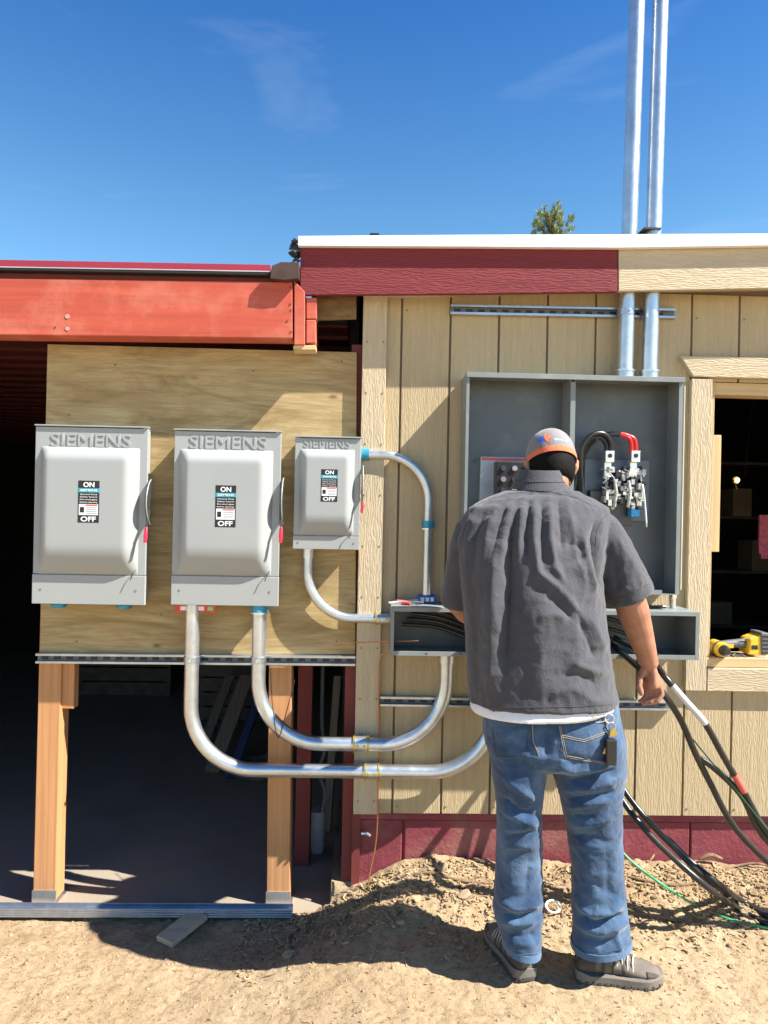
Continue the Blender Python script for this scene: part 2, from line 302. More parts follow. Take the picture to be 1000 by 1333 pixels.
def emat(name, col, s):
    mt, n, l, b = newmat(name); b.inputs['Emission Color'].default_value = (*col, 1); b.inputs['Emission Strength'].default_value = s; b.inputs['Base Color'].default_value = (*col, 1); return mt
m_bulb = emat('lit bulb', (1, .93, .75), 6)
# ------------------------------------------------------------------ ground
def sm(a, b, x):
    t = max(0, min(1, (x - a) / (b - a))); return t * t * (3 - 2 * t)
def G(x, y):
    b = -.16 + .14 * sm(-.75 + .5 * sm(-.6, -.1, y), .25, x)
    if abs(x) < 8 and -6 < y < 1:
        mound = sm(-.40, -.03, y) * sm(-.38, .5, x) * (.09 + .02 * math.sin(x * 5.1 + 1)) * (1 - .35 * sm(.7, 1.6, x))
        b += mound; r = .55 + .45 * sm(-.62, -.15, y) * sm(-.6, 0, x)
        b += (noise.noise((x * 3, y * 3, 1)) * .018 + noise.noise((x * 11, y * 11, 2)) * .014 + noise.noise((x * 34, y * 34, 5)) * .007 + noise.noise((x * 80, y * 80, 7)) * .0035) * r
        b += .012 * noise.noise((x * 1.3, y * 1.3, 8))
    if y > -.035 and x < -.12: b = -.3
    if y > .02 and x >= -.12: b = -.05
    return b
def onground(px, py, h=0):
    Y = -.5
    for _ in range(30):
        p = P(px, py, Y); e = p.z - G(p.x, p.y) - h
        Y += e * .8 * (Y + 2.95) / 1.5 if True else 0
        Y = max(-1.6, min(-.01, Y))
    return P(px, py, Y)
def axis(lo, hi, flo, fhi, step):
    a = [flo - x for x in (900, 300, 100, 40, 15, 6, 2.5, 1, .4, .15) if flo - x > lo] ; a = [lo] + a
    k = int((fhi - flo) / step); a += [flo + i * (fhi - flo) / k for i in range(k + 1)]
    a += [fhi + x for x in (.15, .4, 1, 2.5, 6, 15, 40, 100, 300, 900) if fhi + x < hi] + [hi]; return a
xs = axis(-1500, 1500, -1.75, 1.95, .009); ys = axis(-1500, 1500, -1.15, .04, .009)
gm = MB(); gm.v = [(x, y, G(x, y)) for y in ys for x in xs]; nx = len(xs)
gm.f = [(j * nx + i, j * nx + i + 1, (j + 1) * nx + i + 1, (j + 1) * nx + i) for j in range(len(ys) - 1) for i in range(nx - 1)]
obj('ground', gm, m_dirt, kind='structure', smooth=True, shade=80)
SL = -.15
mb = MB().box(-4.5, -.095, -.03, 5.2, SL - .12, SL); obj('concrete_slab', mb, m_concrete, kind='structure', bevel=.004)
# ------------------------------------------------------------------ tan building
XL = P(466, 760, -.025).x; XR = 4.3; ZB = P(760, 1061, 0).z; ZT = 2.44
bld = thing('tan_building', 'tan sided building with maroon base and open window at right', 'building', (1.5, .2, 0))
g0 = P(517, 730, 0).x; gx = [XL + .012] + [g0 + .2032 * k for k in range(0, 20)]; gx = [x for x in gx if x < XR] + [XR]
wx0, wx1, wz0, wz1 = rect(923, 498, 1290, 873, 0); wx0 -= .004
G2 = .0045
for i in range(len(gx) - 1):
    a, b = gx[i] + G2, gx[i + 1] - G2; segs = [(ZB, ZT)]
    if b > wx0 and a < wx1:
        if a < wx0: obj('siding_plank', MB().box(a, wx0, 0, .012, wz0 - .0, wz1), m_siding, bld, bevel=.0015); a2 = a
        if b > wx1: obj('siding_plank', MB().box(wx1, b, 0, .012, wz0, wz1), m_siding, bld, bevel=.0015)
        segs = [(ZB, wz0 - .001), (wz1 + .001, ZT)]
    for z0, z1 in segs: obj('siding_plank', MB().box(a, b, -.0 + .0006 * (i % 3), .012, z0, z1), m_siding, bld, bevel=.0015)
mb = MB().box(XL + .01, wx0, .012, .1, ZB + .001, 2.6).box(wx1, XR, .012, .1, ZB + .001, 2.6).box(wx0, wx1, .012, .1, ZB + .001, wz0 - .04).box(wx0, wx1, .012, .1, wz1 + .05, 2.6)
obj('wall_sheathing', mb, m_back, bld)
# corner trim, frieze
x0, x1 = P(466, 760, -.025).x, P(497, 760, -.025).x
obj('corner_trim', MB().box(x0, x1, -.025, -.001, ZB + .005, ZT), m_trim, bld, bevel=.002)
obj('corner_trim', MB().box(x0 - .001, x0 + .019, .001, .2, ZB + .005, ZT), m_trim, bld, bevel=.002, label='narrow return board round the left corner')
# window casing
t = -.028
e = lambda px, py, Y: (lambda p: (p.x, p.z))(P(px, py, Y))
top = [e(886, 463, t), e(903, 490, t), e(1310, 501, t), e(1310, 474, t)]
obj('window_casing', MB().prism([top[0], top[1], top[2], top[3]], t, -.001), m_trimh, bld, bevel=.002, label='upper horizontal casing board')
a0, a1, zz0, zz1 = rect(896.5, 491, 924.5, 902, t)
zz1 = min(zz1, top[1][1] - .002)
obj('window_casing', MB().box(a0, a1, t + .002, -.001, zz0, zz1), m_trim, bld, bevel=.002, label='left upright casing board')
b0, b1, zc0, zc1 = rect(925, 875, 1310, 904, t)
obj('window_casing', MB().box(a1 + .002, b1, t, -.001, zz0, zz0 + .095), m_trimh, bld, bevel=.002, label='lower horizontal casing board')
obj('window_casing', MB().box(b1 - .09, b1, t + .001, -.001, zz0 + .097, zz1), m_trim, bld, bevel=.002, label='right upright casing board')
SZ = zz0 + .095
obj('window_sill', MB().box(a1 + .001, b1 - .092, -.012, .14, SZ + .002, SZ + .04), m_lumberh, bld, bevel=.002)
obj('window_header', MB().box(wx0, wx1, .014, .10, wz1 - .052, wz1 + .0), m_lumberh, bld, bevel=.002)
s0, s1, s2, s3 = rect(923, 566, 935, 719, .05)
obj('window_stud', MB().box(wx0 - .01, s1, .03, .068, s2, s3), m_lumberv, bld, bevel=.002)
SILL = SZ + .04
# dark room behind the window
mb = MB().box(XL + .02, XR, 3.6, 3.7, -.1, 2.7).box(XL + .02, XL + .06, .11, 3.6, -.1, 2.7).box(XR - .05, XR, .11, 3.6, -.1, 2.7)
obj('interior_wall', mb, m_shadewall, bld)
obj('interior_floor', MB().box(XL + .06, XR - .05, .1, 3.6, -.1, -.05), m_shadewall, bld)
obj('interior_ceiling', MB().box(XL + .06, XR - .05, .1, 3.6, 2.44, 2.48), m_shadewall, bld)
# foundation blocks
z = -.06; blocks = [(XL + .0, .205), (XL + .215, .398), (XL + .62, .398)]; x = XL + .62 + .405
while x < XR - .4: blocks.append((x, .398)); x += .405
obj('foundation_ledge', MB().box(XL, XR, .012, .1, ZB - .032, ZB - .003), m_block, bld, bevel=.004)
for i, (bx, bw) in enumerate(blocks):
    obj('foundation_block', MB().box(bx, bx + bw,   .022 + .002 * (i % 3), .1, -.12, ZB - .036), m_block, bld, bevel=.005)
obj('mortar', MB().box(XL + .005, XR, .034, .095, -.12, ZB - .034), m_block, bld)
obj('foundation_side', MB().box(XL - .004, XL + .03, .01, 3.5, -.2, ZB), m_redpost, bld)
nail = MB().cyl((0, -.0012, 0), (0, .002, 0), .0038, n=8).mesh('nail_head'); nail.materials.append(m_back)
for k in range(46):
    if k < 26: x = gx[1 + k % 13] + .02; z = ZB + .03 if k < 13 else ZT - .10; y = -.0004
    else: x = x0 + (.018 if k % 2 else .085); z = ZB + .06 + (k - 26) // 2 * .21; y = -.0254
    o = bpy.data.objects.new('nail_head', nail); C.objects.link(o); o.parent = bld; o.location = Vector((x, y, z)) - bld.location
# fascia, drip edge, roof
FY = -.118
def pp(pts, Y): return [(lambda q: (q.x, q.z))(P(a, b, Y)) for a, b in pts]
obj('fascia_board', MB().prism(pp([(391, 319), (391, 384), (600, 382.5), (804, 380), (804, 321)], FY), FY, FY + .022), m_maroonf, bld, bevel=.002, label='maroon painted fascia board')
obj('fascia_board', MB().prism(pp([(805.5, 321), (805.5, 379), (1000, 375), (1500, 364), (1500, 313)], FY + .001), FY + .001, FY + .022), m_trimh, bld, bevel=.002, label='tan painted fascia board')
DY = FY - .026
obj('drip_edge', MB().prism(pp([(388, 307), (388, 320), (600, 321), (805, 322.5), (1000, 319.5), (1500, 312), (1500, 299), (1000, 304), (600, 305.5)], DY), DY, DY + .024), m_white, bld, bevel=.002)
q0 = pp([(389, 309), (389, 319), (1500, 311), (1500, 301)], FY)
obj('roof', MB().prism([(a, b - .004) for a, b in q0], FY + .001, 3.8), m_roofdark, bld)
q1 = pp([(391, 384), (1500, 364)], FY + .03)
mb = MB(); xa, za = q1[0]; xb, zb = q1[1]
xa = XL
obj('soffit', MB().prism([(xa, za + .03), (xa, za + .018), (xb, zb + .018), (xb, zb + .03)], FY + .023, .1), m_trimh, bld)
# frayed flashing at the left end of the roof
mb = MB()
for k in range(9):
    a = P(383 + rnd() * 7, 312 + k * 3.5, -.1); mb.obox(a, a + Vector((U(-.02, .02), U(-.03, .02), U(-.03, .02))), .03, .008)
single('tar_paper_scrap', mb, m_roofdark, 'torn black roofing paper at the left end of the white roof edge', 'roofing paper')
# ------------------------------------------------------------------ red shed
shed = thing('red_shed', 'open fronted shed with orange red beam and maroon metal roof', 'shed', (-2.0, .3, SL))
BY = -.12
obj('beam', MB().prism(pp([(-500, 356.5), (-500, 429), (0, 436), (381, 440.5), (381, 367), (0, 362)], BY), BY, BY + .10), m_redbeam, shed, bevel=.004)
obj('beam_end_block', MB().prism(pp([(383, 365), (383, 449), (397, 449), (397, 380)], BY), BY - .002, BY + .09), m_redbeam, shed, bevel=.003)
obj('beam_end_block', MB().prism(pp([(398.5, 386), (398.5, 414), (412, 414), (412, 386)], BY), BY + .012, BY + .09), m_redbeam, shed, bevel=.003)
obj('beam_end_block', MB().prism(pp([(398.5, 415.5), (398.5, 446), (411, 446), (411, 415.5)], BY), BY + .008, BY + .09), m_redbeam, shed, bevel=.003)
obj('beam_shim', MB().prism(pp([(382, 450), (382, 455), (411, 455), (411, 449)], BY + .01), BY + .01, BY + .09), m_lumberh, shed)
for px, py in ((378, 374), (378, 396), (374, 418), (72, 426), (379, 404), (379, 432)):
    p = P(px, py, BY); obj('nail_head', MB().cyl((p.x, BY - .002, p.z), (p.x, BY + .002, p.z), .004, n=8), m_redpost, shed)
for px, py, r in ((88, 412, .009), (88, 428, .008)):
    p = P(px, py, BY); obj('screw_plate', MB().cyl((p.x, BY - .002, p.z), (p.x, BY + .002, p.z), r, n=9), M('bare knot', (.5, .3, .26), .7), shed)
RY = -.131
obj('metal_roof_edge', MB().prism(pp([(-500, 327), (-500, 337), (0, 346.5), (352, 352.5), (352, 344.5), (0, 338)], RY), RY, RY + .004), m_roofred, shed, bevel=.001)
obj('roof_edge_lip', MB().prism(pp([(-500, 337), (-500, 338.5), (0, 348), (352, 354), (352, 352.6), (0, 346.6)], RY), RY, RY + .01), M('bare metal hem', (.75, .6, .6), .35, .5), shed)
q = pp([(-500, 329), (-500, 335), (352, 351), (352, 346)], RY)
obj('metal_roof', MB().prism(q, RY + .005, 5.3), m_roofred, shed)
obj('roof_deck', MB().prism([(a, b - .02) for a, b in q], -.13, 5.2), m_shadewall, shed)
# dark board painted in for the shadow between roof edge and beam
obj('eave_shade', MB().prism(pp([(-500, 340), (-500, 362), (381, 370), (381, 352)], -.09), -.09, -.05), m_redpost, shed)
obj('flashing_block', MB().prism(pp([(354, 346), (352, 362), (371, 364), (389, 362), (389, 342), (366, 341)], -.155), -.155, -.05), M('brown stained block', (.06, .03, .025), .8, 0, .4, 20), shed)
obj('strand_board', MB().prism(pp([(411, 374), (411, 417), (464, 415), (464, 374)], -.02), -.02, -.008), m_osb, shed)
# room of the shed
zc = P(0, 500, 4).z
obj('back_wall', MB().box(-4.5, XL, 5.1, 5.2, SL, 2.6), m_shadewall, shed)
obj('side_wall', MB().box(-4.5, -4.4, .0, 5.1, SL, 2.6), m_shadewall, shed)
obj('side_wall', MB().box(XL - .06, XL - .02, .25, 5.1, SL, 2.6), m_shadewall, shed)
obj('added_front_wall', MB().box(-4.5, -2.3, -.02, .08, SL, 2.25), m_redbeam, shed)  # unseen wall, added to keep daylight out of the shed
mb = MB()
for k in range(26):
    y = .15 + k * .19; z = 2.30 - k * .004
    mb.box(-4.4, XL - .07, y, y + .14, z, z + .01).box(-4.4, XL - .07, y + .145, y + .185, z - .018, z)
obj('ceiling_sheet', mb, m_darkred, shed)
obj('ceiling', MB().box(-4.4, XL - .07, .012, 5.1, 2.31, 2.33), m_shadewall, shed)
a = rect(386, 865, 402, 1130, .35); obj('post', MB().box(a[0], a[1] + .01, .35, .45, SL, 2.3), m_redpost, shed, bevel=.003)
a = rect(444, 865, 462, 1150, .06); obj('post', MB().box(a[0] + .01, XL - .001, .03, .12, SL, 2.2), m_redpost, shed, bevel=.003)
# ------------------------------------------------------------------ plywood backboard on posts
bb = thing('plywood_backboard', 'plywood sheet on two fir posts carrying three grey switches', 'backboard', (-.9, .05, SL))
PY = .006
obj('plywood_sheet', MB().prism(pp([(62, 448), (52.5, 851), (462.5, 852), (464.5, 458.5)], PY), PY, PY + .016), m_ply, bb, bevel=.001)
def post(x0t, x0b, w, ytop, ybot):
    s = sc(PY + .02); a = P(x0t, ytop, PY + .018); b = P(x0b, ybot, PY + .018)
    vv = []
    for p in (b, a):
        for dx, dy in ((0, 0), (w, 0), (w, .089), (0, .089)): vv.append((p.x + dx, PY + .018 + dy, p.z))
    vv = [(x, y, SL + .012) if i < 4 else (x, y, z) for i, (x, y, z) in enumerate(vv)]
    o = obj('post', MB().add(vv, [(0, 3, 2, 1), (4, 5, 6, 7), (0, 1, 5, 4), (1, 2, 6, 5), (2, 3, 7, 6), (3, 0, 4, 7)]), m_lumber, bb, bevel=.003)
    x, y = vv[0][0], PY + .018
    mbp = MB().box(x - .003, x + w + .003, y - .003, y, SL + .004, SL + .058).box(x - .01, x + w + .01, y - .003, y + .095, SL + .001, SL + .004)
    pl = obj('base_plate', mbp, m_galv, o)
    return o
post(55, 42.5, .092, 700, 1186); post(352, 347, .095, 700, 1178)
a = rect(82, 800, 99, 921, PY + .05); obj('cleat', MB().box(a[0], a[1], PY + .035, PY + .085, a[2], a[3]), m_lumber, bb, bevel=.004)
for px, py in ((150, 475), (330, 483), (445, 470), (90, 540), (210, 800), (438, 835), (100, 835)):
    p = P(px, py, PY); obj('screw', MB().cyl((p.x, PY - .0015, p.z), (p.x, PY + .002, p.z), .0035, n=8), m_dkmetal, bb)
# ------------------------------------------------------------------ strut channels
def strut(p0, p1, label, h=.041, dep=.021, slots=True, cat='strut channel', tilt=False):
    p0 = Vector(p0); p1 = Vector(p1); r = thing('strut_channel', label, cat, p0, 'galvanised strut channels')
    d = (p1 - p0); n = max(1, int(d.length / .05)); d.normalize(); u = Vector((0, 0, 1)); f = Vector((0, -1, 0))
    mb = MB()
    mb.obox(p0 + f * .002, p1 + f * .002, .004, h, (0, 0, 1))                       # back web
    for s_ in (-1, 1):
        mb.obox(p0 + u * s_ * (h / 2 - .0015) + f * (dep / 2 + .004), p1 + u * s_ * (h / 2 - .0015) + f * (dep / 2 + .004), dep, .003)
        mb.obox(p0 + u * s_ * (h / 2 - .0055) + f * (dep + .0035), p1 + u * s_ * (h / 2 - .0055) + f * (dep + .0035), .003, .0085)
    obj('channel', mb, m_strut, r, bevel=.0006)
    wb = MB().obox(p0 + f * .0045, p1 + f * .0045, .001, h - .006, (0, 0, 1)); obj('web_shade', wb, m_webshade, r)  # thin dark sheet paints the shade inside the channel
    if slots:
        me = None
        for k in range(n):
            c = p0 + d * (.03 + k * .05)
            if (c - p0).length > (p1 - p0).length - .02: break
            if me is None:
                s_ = MB().box(-.014, .014, -.0007, .0, -.0065, .0065); me = s_.mesh('slot'); me.materials.append(m_black)
            o = bpy.data.objects.new('slot', me); C.objects.link(o); o.parent = r; o.location = c + f * .0052 - r.location
    return r
strut(P(50, 855.5, PY - .001), P(463, 859, PY - .001), 'long slotted channel along the bottom edge of the plywood')
strut(P(586, 404.5, -.002), P(877, 410, -.002), 'slotted channel under the roof edge behind the two upright pipes')
strut(P(495, 911, -.002), P(872, 917, -.002), 'slotted channel on the siding behind the man at hip height')
# base rail on the ground
r = thing('base_rail', 'long galvanised rail lying along the front of the shed slab', 'rail', P(190, 1190, -.06))
p0 = P(-160, 1200, -.055); p1 = P(381, 1182, -.055); p0.z = SL + .02; p1.z = SL + .022
mb = MB(); f = Vector((0, -1, 0)); u = Vector((0, 0, 1))
mb.obox(p0, p1, .041, .004); mb.obox(p0 + f * .021 + u * .0, p1 + f * .021, .003, .036)
for s_ in (-.013, -.004, .006, .015): mb.obox(p0 + f * .023 + u * s_, p1 + f * .023 + u * s_, .004, .0045)
mb.obox(p0 - f * .021, p1 - f * .021, .003, .036)
obj('rail_body', mb, m_strut, r, bevel=.0008)
# ------------------------------------------------------------------ safety switches
def pan(x0, x1, z0, z1, yb, H, lw, rw, tw, bw):
    nx_, nz_ = 44, 60; vv = []; ff = []
    def pr(t): t = max(0, min(1, t)); return math.sin(math.pi / 2 * t) ** .85
    for j in range(nz_ + 1):
        v = j / nz_; v = .5 - .5 * math.cos(math.pi * v)
        for i in range(nx_ + 1):
            uu = .5 - .5 * math.cos(math.pi * i / nx_)
            x = x0 + (x1 - x0) * uu; z = z0 + (z1 - z0) * v
            # outline rounded at the bottom corners
            h = H * min(pr((x - x0) / lw), 1) * pr((x1 - x) / rw) * pr((z1 - z) / tw) * pr((z - z0) / bw)
            vv.append((x, yb - h, z))
    for j in range(nz_):
        for i in range(nx_):
            a = j * (nx_ + 1) + i; ff.append((a, a + 1, a + nx_ + 2, a + nx_ + 1))
    return MB().add(vv, ff)
def switch(bx, panr, stk, txt, hnd, label, k=1.0, hside=False):
    x0, y0, x1, y1 = bx; dep = .115 * k; FYf = PY - dep
    a = rect(x0, y0, x1, y1, FYf); r = thing('safety_switch', label, 'switch box', ((a[0] + a[1]) / 2, PY, a[2]), 'light grey electrical safety switches on the plywood')
    obj('cabinet', MB().box(a[0] + .022 * k, a[1] - .024 * k, FYf + .004, PY - .003, a[2] + .003, a[3] - .004), m_box, r, bevel=.004)
    # front cover plate
    zb = a[2] + (y1 - panr[3]) * sc(FYf)
    cov = obj('cover', MB().box(a[0] + .001, a[1] - .001, FYf - .002, FYf + .010, zb, a[3] - .006), m_box, r, bevel=.002)
    obj('lower_panel', MB().box(a[0], a[1], FYf - .006, FYf + .010, a[2], zb - .002), m_box, r, bevel=.002)
    obj('rain_hood', MB().box(a[0] - .001, a[1] + .001, FYf - .010, FYf + .02, a[3] - .003, a[3] + .002).box(a[0] + .022 * k, a[1] - .024 * k, FYf + .02, PY - .002, a[3] - .0035, a[3] + .001), m_box, r, bevel=.001)
    p = rect(*panr, FYf); H = .046 * k
    pn = obj('raised_door', pan(p[0], p[1], p[2], p[3], FYf - .002, H, .045 * k, .05 * k, .055 * k, .12 * k), m_box, r, smooth=True, shade=70)
    t_ = rect(*txt, FYf); text('SIEMENS', t_[3] - t_[2], (t_[0] + t_[1]) / 2, FYf - .0022, (t_[2] + t_[3]) / 2, m_box, cov, ext=.003 * k, width=t_[1] - t_[0])
    ys_ = FYf - .002 - H; s = rect(*stk, ys_); w = s[1] - s[0]; h = s[3] - s[2]; xc = (s[0] + s[1]) / 2
    sk = obj('sticker', MB().box(s[0], s[1], ys_ - .0006, ys_ + .001, s[2], s[3]), m_stkblack, r)
    F = lambda a_, b_, c_, d_, m_, nm, o_=.0010: obj(nm, MB().box(s[0] + w * a_, s[0] + w * b_, ys_ - o_, ys_ - .0004, s[3] - h * d_, s[3] - h * c_), m_, sk)
    F(0, 1, .18, .28, m_stkteal, 'teal_band'); F(.05, .95, .56, .82, m_stkwhite, 'white_field')
    text('ON', h * .12, xc, ys_ - .0008, s[3] - h * .095, m_ink, sk, width=w * .52, bold=.02)
    text('OFF', h * .12, xc, ys_ - .0008, s[2] + h * .085, m_ink, sk, width=w * .72, bold=.02)
    text('SIEMENS', h * .05, xc, ys_ - .0012, s[3] - h * .23, m_ink, sk, width=w * .8, bold=.01)
    for i_, tt in enumerate(('General Duty', 'Safety Switch', 'De-energize', 'before opening')):
        text(tt, h * .038, xc, ys_ - .0008, s[3] - h * (.33 + .062 * i_), m_ink, sk, width=w * .82)
    F(.10, .30, .63, .76, m_stkblack, 'switch_drawing', .0014); F(.36, .92, .57, .60, m_redtag, 'red_line', .0014)
    for i_ in range(4): F(.40, .90, .635 + .045 * i_, .65 + .045 * i_, m_cab, 'print_line', .0014)
    # handle on the right side
    hx = a[1]; h0 = P(0, hnd[0], FYf).z; h1 = P(0, hnd[1], FYf).z; hl = P(x1, hnd[0], FYf).z; hb = P(x1, hnd[1], FYf).z
    hd = thing_part(r, hx, FYf, hl, hb, k)
    # latch at the lower right of the door
    lx = p[1] - .004; lz = p[2] + .004
    mb_ = MB().tube([(lx - .002, FYf - .006, lz + .016 * k), (lx - .008, FYf - .02, lz + .006 * k), (lx - .018 * k, FYf - .022, lz - .022 * k)], .0018, 8)
    obj('latch', mb_, m_dkmetal, r)
    for sx, sz in ((.08, .5), (.92, .5)):
        x = a[0] + (a[1] - a[0]) * sx; z = a[2] + (zb - a[2]) * sz; obj('cover_screw', MB().cyl((x, FYf - .008, z), (x, FYf - .006, z), .0035 * k + .001, n=10), m_cab, r)
    for q in (.25, .8): z = a[2] + (a[3] - a[2]) * q; obj('hinge', MB().cyl((a[0] + .002, FYf + .006, z), (a[0] + .002, FYf + .006, z + .04 * k), .003, n=8), m_cab, r)
    return r, a, FYf
def thing_part(r, hx, FYf, zt, zb, k):
    L_ = zt - zb; pts = []
    # half-moon handle shield seen side on (y-z outline), red grip at the lower end
    mb = MB(); n = 14; out = []
    for i in range(n + 1):
        t_ = i / n; out.append((FYf + .012 - .058 * k * math.sin(math.pi * t_) ** .7, zt - .72 * L_ * t_))
    out.append((FYf + .02, zt - .72 * L_)); out.insert(0, (FYf + .02, zt))
    nn = len(out); x0, x1 = hx + .004, hx + .009
    vv = [(x0, y, z) for y, z in out] + [(x1, y, z) for y, z in out]
    mb.add(vv, [tuple(range(nn)), tuple(range(2 * nn - 1, nn - 1, -1))] + [(i, i + nn, (i + 1) % nn + nn, (i + 1) % nn) for i in range(nn)])
    h = obj('handle_shield', mb, m_dkmetal, r)
    obj('handle_edge', MB().tube([(hx + .010, y, z) for y, z in out[1:-1]], .0022, 6), m_box, h)
    lv = obj('lever', MB().obox((hx + .008, FYf + .01, zt - .5 * L_), (hx + .008, FYf - .038 * k, zb + .2 * L_), .006, .014), m_dkmetal, r)
    obj('grip', MB().tube([(hx + .009, FYf - .034 * k, zb + .24 * L_), (hx + .010, FYf - .044 * k, zb + .12 * L_), (hx + .009, FYf - .048 * k, zb)], [.006 * k, .008 * k, .006 * k], 10), m_handle, lv, smooth=True)
    return h
sw1, A1, F1 = switch((46, 556, 190, 785.5), (54, 583, 180, 747), (102, 626, 129, 680), (68, 565, 170, 582), (624, 706), 'leftmost and largest light grey switch box, nothing but two teal rings beneath it')
sw2, A2, F2 = switch((226, 561, 364, 787.5), (234, 586, 354, 749), (280.5, 632, 307, 686), (248, 568, 347, 585), (622, 706), 'middle light grey switch box with two bent pipes leaving its underside')
sw3, A3, F3 = switch((383, 569, 469, 715), (390, 585, 461, 697), (418, 611, 439.5, 653), (396, 571.5, 456, 583.5), (606, 668), 'smallest light grey switch box, right end of the plywood', k=.72)
for px in (77, 162):
    c = P(px, 789, F1 + .06); single('conduit_hub', MB().cyl((c.x, c.y, A1[2] - .022), (c.x, c.y, A1[2] + .001), .026, n=20).cyl((c.x, c.y, A1[2] - .017), (c.x, c.y, A1[2] - .007), .030, n=20), m_teal,
        'teal ring under the %s switch box, the %s one' % ('leftmost', 'left' if px < 100 else 'right'), 'pipe fitting', 'teal rings under the leftmost switch', smooth=True)
# ------------------------------------------------------------------ meter cabinet
CY = -.145
c0 = P(605, 630, CY).x; c1 = P(887, 630, CY).x; cz1 = P(745, 489, CY).z; cz0 = P(745, 772, CY).z
cab = thing('meter_cabinet', 'large open grey electrical cabinet mounted above the long trough', 'electrical cabinet', ((c0 + c1) / 2, 0, cz0))
T = .003
obj('back_panel', MB().box(c0 + T, c1 - T, -.006, -.003, cz0 + T, cz1 - T), m_cabshade, cab)
mb = MB().box(c0, c0 + T, CY, -.003, cz0, cz1).box(c0 + T, c0 + .012, CY, CY + T, cz0 + .003, cz1 - .018)
obj('left_side', mb, m_cab, cab)
mb = MB().box(c1 - T, c1, CY, -.003, cz0, cz1).box(c1 - .016, c1 - T, CY, CY + T, cz0 + .003, cz1 - .018)
obj('right_side', mb, m_cab, cab)
obj('top_flange', MB().box(c0 + T, c1 - T, CY, -.003, cz1 - T, cz1).box(c0 - .002, c1 + .004, CY - .008, CY + .001, cz1 - .017, cz1 + .003), m_cab, cab, bevel=.001)
obj('bottom_flange', MB().box(c0 + T, c1 - T, CY, -.003, cz0, cz0 + T).box(c0, c1 - .07, CY - .003, CY, cz0, cz0 + .018), m_cab, cab)
dv = P(744, 600, CY + .03).x
obj('divider', MB().box(dv - .012, dv - .009, CY + .02, -.006, cz0 + .01, cz1 - .005).box(dv - .012, dv + .008, CY + .018, CY + .021, cz0 + .01, cz1 - .02).box(dv + .005, dv + .008, CY + .02, -.006, cz0 + .01, cz1 - .005), m_cab, cab, bevel=.0008)
mb = MB()
for px, py in ((612, 518), (618, 600), (872, 600)):
    p = P(px, py, -.01); mb.cyl((p.x, -.012, p.z), (p.x, -.006, p.z), .006, n=10)
obj('bolt', mb, m_dkmetal, cab, smooth=True)
# hinge tube on the right edge
obj('hinge', MB().cyl((c1 + .006, CY + .003, cz0 + .02), (c1 + .006, CY + .003, cz1 - .03), .004, n=10), M('beige hinge', (.5, .46, .36), .4), cab, smooth=True)
# left breaker plate and its interior works
a = rect(624, 595, 738, 720, -.03); s = sc(-.03)
bp = obj('breaker_plate', MB().box(a[0], a[1], -.030, -.007, a[2], a[3]), m_lilac, cab, bevel=.002)
br = obj('breaker', MB().box(a[0] + .055, a[1] - .05, -.085, -.0305, a[2] + .05, a[3] - .022), m_black, cab, bevel=.004)
for i in range(4):
    for j in range(3):
        x = a[0] + .085 + i * .045; z = a[3] - .05 - j * .045
        obj('terminal_screw', MB().cyl((x, -.092, z), (x, -.085, z), .011, n=12), m_silver if (i + j) % 2 else m_dkmetal, br, smooth=True)
for k in range(3):
    x = a[0] + .1 + k * .06; obj('bus_bar', MB().box(x - .012, x + .012, -.1, -.0855, a[2] + .0, a[3] - .15), m_silver, br, bevel=.001)
obj('warning_strip', MB().box(a[0] + .004, a[1] - .15, -.031, -.0295, a[3] - .016, a[3] - .004), m_pinktape, bp)
# right meter socket block: lugs, jaws and clear shields
a = rect(760, 598, 846, 678, -.02)
mp2 = obj('socket_plate', MB().box(a[0], a[1], -.020, -.007, a[2], a[3]), M('grey blue plate', (.16, .2, .25), .4), cab, bevel=.002)
def pb(px, py): return P(px, py, -.075)
sock = obj('socket_block', MB().box(pb(783, 0).x, pb(838, 0).x, -.055, -.0205, P(0, 668, -.04).z, P(0, 622, -.04).z), m_dkmetal, cab, bevel=.003)
for px in (792, 825.5):
    p = P(px, 595, -.085); lug = obj('lug', MB().box(p.x - .018, p.x + .018, -.105, -.06, p.z - .022, p.z + .024), m_silver, cab, bevel=.002)
    obj('set_screw', MB().cyl((p.x, -.108, p.z + .004), (p.x, -.105, p.z + .004), .009, n=12), m_black, lug, smooth=True)
    obj('lug_leg', MB().box(p.x - .014, p.x + .014, -.082, -.062, p.z - .08, p.z - .022), m_silver, lug, bevel=.001)
random.seed(3)
for k in range(105):
    px = U(785, 838); py = U(608, 662); p = P(px, py, -.08); w = U(.003, .012); h = U(.003, .014); y_ = U(-.075, -.03)
    obj('jaw', MB().box(p.x - w, p.x + w, -.075 - U(.0, .035), -.055, p.z - h, p.z + h), random.choice((m_silver, m_clear, m_silver, m_clear, m_dkmetal, m_black, m_clear)), sock, bevel=.0015)
for k in range(9):
    a_ = P(U(785, 835), U(610, 660), -.11); b_ = a_ + Vector((U(-.03, .03), U(-.01, .01), U(-.04, .04))); obj('jaw_spring', MB().tube([a_, (a_ + b_) / 2 + Vector((0, -.012, 0)), b_], .003, 7), m_silver, sock, smooth=True)
for px in (800, 818):
    p = P(px, 642, -.1); obj('shield', MB().tube([(p.x, -.1, p.z + .05), (p.x + .004, -.112, p.z), (p.x, -.1, p.z - .055)], .007, 10), m_clear, sock, smooth=True)
p = P(825, 668, -.085); obj('blue_cap', MB().box(p.x - .017, p.x + .017, -.105, -.06, p.z - .014, p.z + .014), m_bluecap, cab, bevel=.002)
